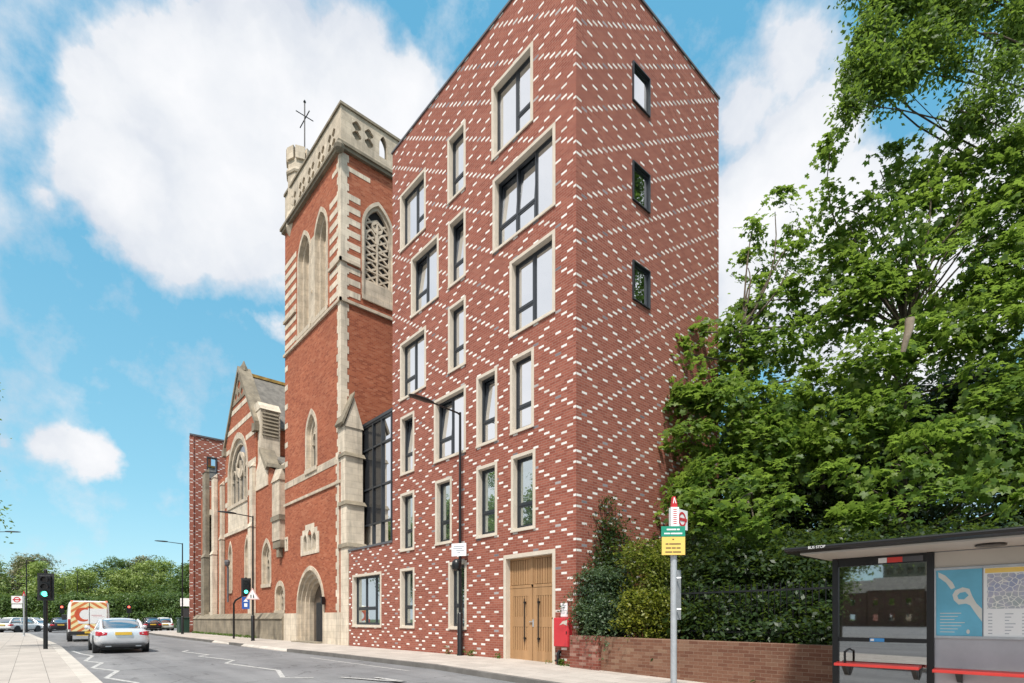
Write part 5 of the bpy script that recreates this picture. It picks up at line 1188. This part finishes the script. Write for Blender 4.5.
def car(name, label, cat, loc, rz, paint, P, detail=True, group=None):
    root = thing(name, label, cat, (0, 0, 0), group)
    L, W, H = P['L'], P['W']/2, P['H']; belt = P['belt']; rear = P['rear']
    x0, x1 = -L/2, L/2
    secs = [(x0, W*.74, .46, belt*.80), (x0+.05, W*.86, .36, belt*.93), (x0+.18, W*.94, .28, belt*1.0), (x0+.55, W*.985, .24, belt*1.01), (x0+1.1, W, .22, belt), (x0+L*.42, W, .2, belt*.97), (x0+L*.6, W, .2, belt*.96), (x1-1.25, W*.985, .22, belt*.95), (x1-.6, W*.95, .24, belt*.86), (x1-.2, W*.86, .28, belt*.76), (x1-.03, W*.66, .36, belt*.66), (x1, W*.5, .4, belt*.58)]
    vs, fs = loft([(x, sup(w, a, b, 20, .40, .10)) for x, w, a, b in secs], 20)
    body = sub(MB().add(vs, fs).build('body', paint, root))
    rb, rt, ft, fb = P['roof']      # rear screen base, roof rear, roof front, windscreen base (x)
    cab = [(rb, W*.74, W*.68, belt*.96, belt*1.0), (rb+(rt-rb)*.5, W*.80, W*.64, belt*.92, belt+(H-belt)*.62), (rt, W*.83, W*.62, belt*.9, H-.025), ((rt+ft)/2, W*.85, W*.63, belt*.9, H), (ft, W*.84, W*.62, belt*.9, H-.03), (ft+(fb-ft)*.5, W*.80, W*.66, belt*.9, belt+(H-belt)*.55), (fb, W*.74, W*.7, belt*.85, belt*.93)]
    sec = []
    for x, wb, wt, zb, zt in cab:
        pts = [(-wb, zb), (-wb*.97-.005, zb+(zt-zb)*.35), (-wt-.03, zb+(zt-zb)*.85), (-wt+.08, zt), (-wt*.3, zt+.02), (wt*.3, zt+.02), (wt-.08, zt), (wt+.03, zb+(zt-zb)*.85), (wb*.97+.005, zb+(zt-zb)*.35), (wb, zb)]
        sec.append((x, pts))
    vs, fs = loft(sec, 10); sub(MB().add(vs, fs).build('glasshouse', M['carglass'], root))
    rs = []
    for x, wb, wt, zb, zt in [(rt-.06, 0, W*.60, 0, H-.055), (rt+.1, 0, W*.635, 0, H-.005), ((rt+ft)/2, 0, W*.645, 0, H+.016), (ft-.06, 0, W*.63, 0, H-.008), (ft+.08, 0, W*.61, 0, H-.055)]:
        rs.append((x, [(-wt-.02, zt-.09), (-wt+.06, zt), (-wt*.3, zt+.022), (wt*.3, zt+.022), (wt-.06, zt), (wt+.02, zt-.09)]))
    vs, fs = loft(rs, 6); sub(MB().add(vs, fs).build('roof', paint, root))
    mb = MB()
    for s_ in (-1, 1):
        mb.tube([(rb-.02, s_*W*.72, belt*.99), (rb+(rt-rb)*.5, s_*(W*.70), belt+(H-belt)*.58), (rt, s_*W*.66, H-.05)], [.07, .055, .04], 8)
        mb.tube([(fb+.02, s_*W*.73, belt*.93), (ft+(fb-ft)*.5, s_*W*.70, belt+(H-belt)*.52), (ft, s_*W*.66, H-.05)], [.05, .045, .04], 8)
        mb.tube([((rt+ft)/2-.15, s_*W*.86, belt*.95), ((rt+ft)/2-.1, s_*W*.68, H-.05)], .035, 6)
    mb.each('pillar', paint, root, smooth=50)
    for x in (x0+P['axle'][0], x0+P['axle'][1]):
        for y in (-W+.01, W-.01):
            wheel(root, x, y, P['r'])
            MB().lathe((x, y-(.10 if y > 0 else -.10), P['r']), [(P['r']*1.13, -.105), (P['r']*1.13, .105)], 24, 'y').build('wheel_arch', M['plastic'], root)
    for y in (-1, 1):
        o = MB().hexa([(x0+.03, y*W*.86, belt*.70), (x0-.0, y*W*.56, belt*.73), (x0+.1, y*W*.56, belt*.73), (x0+.28, y*W*.95, belt*.72)], [(x0+.06, y*W*.84, belt*.88), (x0+.02, y*W*.54, belt*.85), (x0+.12, y*W*.54, belt*.85), (x0+.34, y*W*.94, belt*.89)]).build('tail_light', M['taillight'], root, bevel=.02)
        MB().hexa([(x1-.5, y*W*.93, belt*.66), (x1-.08, y*W*.62, belt*.58), (x1-.16, y*W*.56, belt*.58), (x1-.5, y*W*.8, belt*.66)], [(x1-.52, y*W*.90, belt*.82), (x1-.16, y*W*.62, belt*.72), (x1-.2, y*W*.56, belt*.72), (x1-.52, y*W*.8, belt*.8)]).build('headlight', M['signwhite'], root)
        MB().lathe((fb-.35, y*(W+.08), belt*1.02), [(.02, -.12), (.08, -.08), (.09, .05), (.02, .1)], 10, 'y').build('mirror', paint, root, smooth=60)
    MB().box(x0-.045, x0+.06, -.27, .27, belt*.74, belt*.86).build('number_plate', M['plate'], root)
    MB().box(x0-.02, x0+.3, -W*.78, W*.78, .24, .36).build('bumper_insert', M['plastic'], root, bevel=.03)
    MB().box(x0-.028, x0+.1, -W*.62, -W*.42, .27, .31).box(x0-.028, x0+.1, W*.42, W*.62, .27, .31).each('exhaust', M['alloy'], root)
    MB().box(x0+.6, x1-.5, -W*.86, W*.86, .16, .3).build('underbody', M['plastic'], root)
    root.location = loc; root.rotation_euler.z = rz; return root
COUPE = dict(L=4.72, W=1.86, H=1.37, belt=.98, rear=0, roof=(-1.75, -.85, .35, 1.15), axle=(1.02, 3.82), r=.335)
HATCH = dict(L=4.2, W=1.78, H=1.5, belt=.95, rear=0, roof=(-2.0, -1.6, .35, 1.1), axle=(.75, 3.3), r=.32)
car('parked_car', 'silver two door coupe driving away in the near lane', 'car', (-18.65, -8.28, ROAD), math.pi-.02, M['silver'], COUPE)
BADGE = None
# the works van
vn = thing('delivery_van', 'white van with yellow and red chevrons across its back doors', 'van', (0, 0, 0))
W = 1.0
secs = [(-2.7, .93, .45, 2.38), (-2.66, .985, .40, 2.43), (-2.5, 1.0, .36, 2.45), (-.5, 1.0, .34, 2.46), (.9, 1.0, .34, 2.42), (1.25, .99, .34, 2.25), (1.95, .97, .34, 1.35), (2.5, .92, .36, 1.12), (2.72, .75, .42, .8)]
vs, fs = loft([(x, sup(w, a, b, 20, .22, .07)) for x, w, a, b in secs], 20); MB().add(vs, fs).build('body', M['vanwhite'], vn, smooth=35)
dv = MB().slab([(-.86, .62), (.86, .62), (.86, 2.0), (.82, 2.36), (-.82, 2.36), (-.86, 2.0)], [], 0, .03, lambda u, v, w: (-2.74+w, u, v)).build('rear_door', M['chevron'], vn, bevel=.01)
VM = lambda u, v, w: (-2.741+w, -u, v)
MB().slab([(-.5, 1.08), (.84, 1.08), (.84, 1.98), (-.35, 1.98), (-.55, 1.8), (-.6, 1.5)], [], -.006, 0, VM).build('white_panel', M['signwhite'], dv)
cs = [(-.28+.42*math.cos(a), 1.62+.42*math.sin(a)) for a in np.linspace(R(60), R(300), 20)]; ci = [(-.16+.30*math.cos(a), 1.62+.30*math.sin(a)) for a in np.linspace(R(70), R(290), 20)]
MB().slab(cs+ci[::-1], [], -.010, -.0062, VM).build('swoosh', plain('van_red', (.62, .10, .04), .4), dv)
MB().slab(rect(.1, .6, 1.56, 1.6), [], -.0085, -.0062, VM).slab(rect(.18, .72, 1.48, 1.5), [], -.0085, -.0062, VM).build('print', plain('van_pink', (.6, .32, .34), .4), dv)
MB().box(-2.755, -2.742, -.012, .012, .62, 2.35).build('door_gap', M['plastic'], dv)
MB().box(-2.82, -2.6, -.98, .98, .42, .62).build('bumper', M['plastic'], vn, bevel=.03)
MB().box(-2.84, -2.815, -.30, .22, .5, .61).build('number_plate', M['plate'], vn)
MB().box(-2.80, -2.76, -.9, .6, .36, .42).build('tow_bar', M['plate'], vn)
for y in (-1, 1):
    MB().box(-2.76, -2.6, y*.88, y*.99, .75, 1.35).build('tail_light', M['taillight'], vn, bevel=.02)
    MB().box(-2.72, -2.66, y*.78, y*.86, 2.36, 2.44).build('marker_lamp', M['redlamp'], vn)
    MB().box(1.0, 1.75, y*.985, y*1.0, 1.35, 1.95).build('side_window', M['carglass'], vn)
    MB().box(1.5, 1.65, y*1.0, y*1.25, 1.3, 1.65).build('mirror', M['plastic'], vn, bevel=.04)
    for x in (-1.7, 1.75):
        wheel(vn, x, y*1.0, .35, .22); MB().lathe((x, y*.89, .35), [(.42, -.12), (.42, .12)], 24, 'y').build('wheel_arch', M['plastic'], vn)
vn.location = (-34.0, -8.35, ROAD); vn.rotation_euler.z = math.pi-.03
def stand(px, py, dx=0, dy=0):
    Z = (1.233-ROAD)*F/(py-HOR); p = at(px, py, Z); return (p[0]+dx, p[1]+dy, ROAD)
G = 'cars parked and passing at the far junction'
car('parked_car', 'dark red car ahead of the white van in the near lane', 'car', stand(60, 632), math.pi, M['darkcar'], HATCH, group=G)
car('parked_car', 'white car parked at the far left, furthest to the left', 'car', stand(20, 632), math.pi*.5+.9, M['vanwhite'], HATCH, group=G)
car('parked_car', 'silver grey car parked beside the leftmost white car', 'car', stand(33, 631), math.pi*.5-.7, M['silver'], HATCH, group=G)
car('parked_car', 'dark car parked across the junction, left of the white hatchback', 'car', stand(150, 631.2), math.pi, M['darkcar'], HATCH, group=G)
car('parked_car', 'white hatchback parked across the junction beside the church pavement', 'car', stand(162, 631), math.pi, M['vanwhite'], HATCH, group=G)
# ------------------------------------------------------------------ small far furniture
p = (-46.4, -.75)
bn = thing('litter_bin', 'dark green street cabinet on the pavement before the far brick block', 'cabinet', (p[0], p[1], 0))
MB().box(p[0]-.7, p[0]+.5, p[1]-.4, p[1]+.4, 0, 1.3).build('body', M['binGreen'], bn, bevel=.03); MB().box(p[0]-.75, p[0]+.55, p[1]-.45, p[1]+.45, 1.3, 1.38).build('lid', M['binGreen'], bn, bevel=.02)
p = at(186, 631.5, 1.233*F/12.4)
ks = thing('sign_board', 'white sign board raised on dark posts beside the far lamp post', 'sign', (p[0], p[1], 0))
K = facing((p[0], p[1]), 65, 0, 0, 0)
MB().slab(rect(-.5, .5, 2.5, 3.3), [], -.04, .04, K).build('board', M['signwhite'], ks)
MB().slab(rect(-.42, -.32, 0, 2.5), [], -.05, .05, K).slab(rect(.30, .42, 0, 2.5), [], -.05, .05, K).each('post', M['black'], ks)
MB().slab(rect(-.28, .28, .9, 2.3), [], -.06, .06, K).build('panel', M['plastic'], ks)
p = at(42.5, 629, 1.353*F/10.6)
yb = thing('bollard', 'yellow lit bollard on the junction island', 'bollard', (p[0], p[1], ROAD))
MB().lathe((p[0], p[1], ROAD), [(.32, 0), (.34, .15), (.30, .2), (.30, 1.2), (.24, 1.35), (.05, 1.4)], 12).build('body', M['plate'], yb, smooth=40); MB().lathe((p[0], p[1], ROAD), [(.345, 0), (.355, .14), (.345, .16)], 12).build('base', M['black'], yb)
for k, (px, lb) in enumerate(((62, 'distant traffic signal at red left of the white van'), (129, 'distant traffic signal at red against the dark hedge right of the van'))):
    p = at(px, 628, 80); s_ = thing('traffic_signal', lb, 'traffic light', (p[0], p[1], ROAD), 'distant traffic signals')
    MB().tube([(p[0], p[1], ROAD), (p[0], p[1], 2.6)], .07, 8).build('pole', M['black'], s_); mp = facing((p[0]+.1, p[1]), 75, 0, 0, 0)
    MB().slab(rect(-.3, .3, 2.1, 3.3), [], -.1, .1, mp).build('housing', M['black'], s_)
    MB().slab([(.16*math.cos(a), 3.0+.16*math.sin(a)) for a in np.linspace(0, 6.28, 12, endpoint=False)], [], .1005, .12, mp).build('red_lens', M['redlamp'], s_)
# ------------------------------------------------------------------ sky, sun
SUN_EL, SUN_AZ = R(58), (0.50, -0.72)          # horizontal direction towards the sun
sd_ = Vector((SUN_AZ[0], SUN_AZ[1], 0)).normalized()*math.cos(SUN_EL)+Vector((0, 0, math.sin(SUN_EL)))
sl = bpy.data.lights.new('sun', 'SUN'); sl.energy = SUN_E = 3.1; sl.angle = R(6); sl.color = (1, .95, .87)
so = bpy.data.objects.new('sun', sl); COL.objects.link(so); so.rotation_euler = (-sd_).to_track_quat('-Z', 'Y').to_euler(); so.location = (20, -40, 60)
wd_ = bpy.data.worlds.new('World'); S.world = wd_; wd_.use_nodes = True; t = NT(wd_.node_tree); nt = wd_.node_tree
bg = nt.nodes['Background']
sky = t.n('ShaderNodeTexSky', sky_type='NISHITA'); sky.sun_disc = False; sky.sun_elevation = SUN_EL
sky.sun_rotation = math.atan2(sd_.x, sd_.y); sky.air_density = 1.0; sky.dust_density = .6; sky.ozone_density = 2.0
hs_ = t.n('ShaderNodeHueSaturation'); hs_.inputs['Hue'].default_value = .478; hs_.inputs['Saturation'].default_value = 1.12; hs_.inputs['Value'].default_value = 1.35; t.put(hs_.inputs['Color'], sky.outputs[0])
vec = t.n('ShaderNodeTexCoord').outputs['Generated']
nv = t.n('ShaderNodeTexNoise'); nv.inputs['Scale'].default_value = 5; nv.inputs['Detail'].default_value = 6; nv.inputs['Roughness'].default_value = .6; t.put(nv.inputs['Vector'], vec)
sb = t.n('ShaderNodeVectorMath', operation='SUBTRACT'); t.put(sb.inputs[0], nv.outputs['Color']); sb.inputs[1].default_value = (.5, .5, .5)
sc_ = t.n('ShaderNodeVectorMath', operation='SCALE'); t.put(sc_.inputs[0], sb.outputs[0]); sc_.inputs['Scale'].default_value = .16
wv = t.n('ShaderNodeVectorMath', operation='ADD'); t.put(wv.inputs[0], vec); t.put(wv.inputs[1], sc_.outputs[0])
CL = [(128, 112, 58, .95), (190, 100, 88, 1), (265, 85, 95, 1), (330, 110, 95, 1), (240, 190, 95, 1), (125, 195, 70, 1), (50, 215, 28, .4), (330, 220, 90, 1), (400, 120, 60, .9), (180, 250, 50, .7), (85, 452, 30, .62), (52, 448, 24, .45), (268, 325, 26, .55), (5, 445, 12, .4),
      (760, 210, 80, 1), (800, 150, 60, .9), (740, 110, 50, .55), (830, 250, 90, 1), (790, 60, 55, .5), (900, 300, 120, 1), (980, 220, 110, .8), (760, 300, 70, .9), (1000, 90, 60, .4), (640, 40, 30, .2)]
acc = None
def blob(d, r, wgt):
    global acc
    ds = t.n('ShaderNodeVectorMath', operation='DISTANCE'); t.put(ds.inputs[0], wv.outputs[0]); ds.inputs[1].default_value = d
    f = t.m('MULTIPLY', t.m('SUBTRACT', 1, t.m('DIVIDE', ds.outputs['Value'], r)), wgt)
    f = t.m('MAXIMUM', f, 0); acc = f if acc is None else t.m('SMOOTH_MAX', acc, f, .15)
for px, py, rp, wgt in CL:
    d = ray(px, py); k = np.linalg.norm(d); blob(tuple(d/k), 1.22*rp/F/k, wgt)
for d, r_ in (((-.74, -.60, .36), .5), ((-.55, -.55, .65), .62), ((.1, -.95, .25), .4), ((.75, .62, .3), .4), ((.7, -.5, .5), .5), ((0, -.3, .95), .35), ((.3, .8, .6), .35), ((-.9, -.3, .45), .25)):
    v = Vector(d).normalized(); blob(tuple(v), r_*1.25, 1)
n2 = t.noise(vec, 9, 7, .62)
den = t.m('ADD', t.m('MULTIPLY', acc, 1.5), t.m('MULTIPLY', t.m('SUBTRACT', n2, .5), .9))
msk = t.ramp(den, [(.18, (0,)*3), (.34, (.5,)*3), (.50, (1,)*3)])
sh_ = t.noise(wv.outputs[0], 4, 5, .6)
ccol = t.ramp(t.m('ADD', t.m('MULTIPLY', sh_, .8), t.m('MULTIPLY', t.m('SUBTRACT', den, .5), .25)), [(.30, (.40, .43, .48)), (.47, (.50, .515, .54)), (.68, (.585, .585, .595))])
SKY = .125
sk = t.mix(1, hs_.outputs[0], (SKY*1.0, SKY*1.0, SKY*1.0, 1), 'MULTIPLY')
zz = t.sep(vec)[2]
blue = t.ramp(zz, [(0, (.25, .41, .465)), (.2, (.155, .345, .435)), (.6, (.078, .265, .405))])
sk = t.mix(.8, sk, blue)
fin = t.mix(msk, sk, ccol)
t.put(bg.inputs[0], fin); bg.inputs[1].default_value = 1.0
S.view_settings.exposure = .80
S.cycles.max_bounces = 8; S.cycles.transparent_max_bounces = 12
S.cycles.use_denoising = True
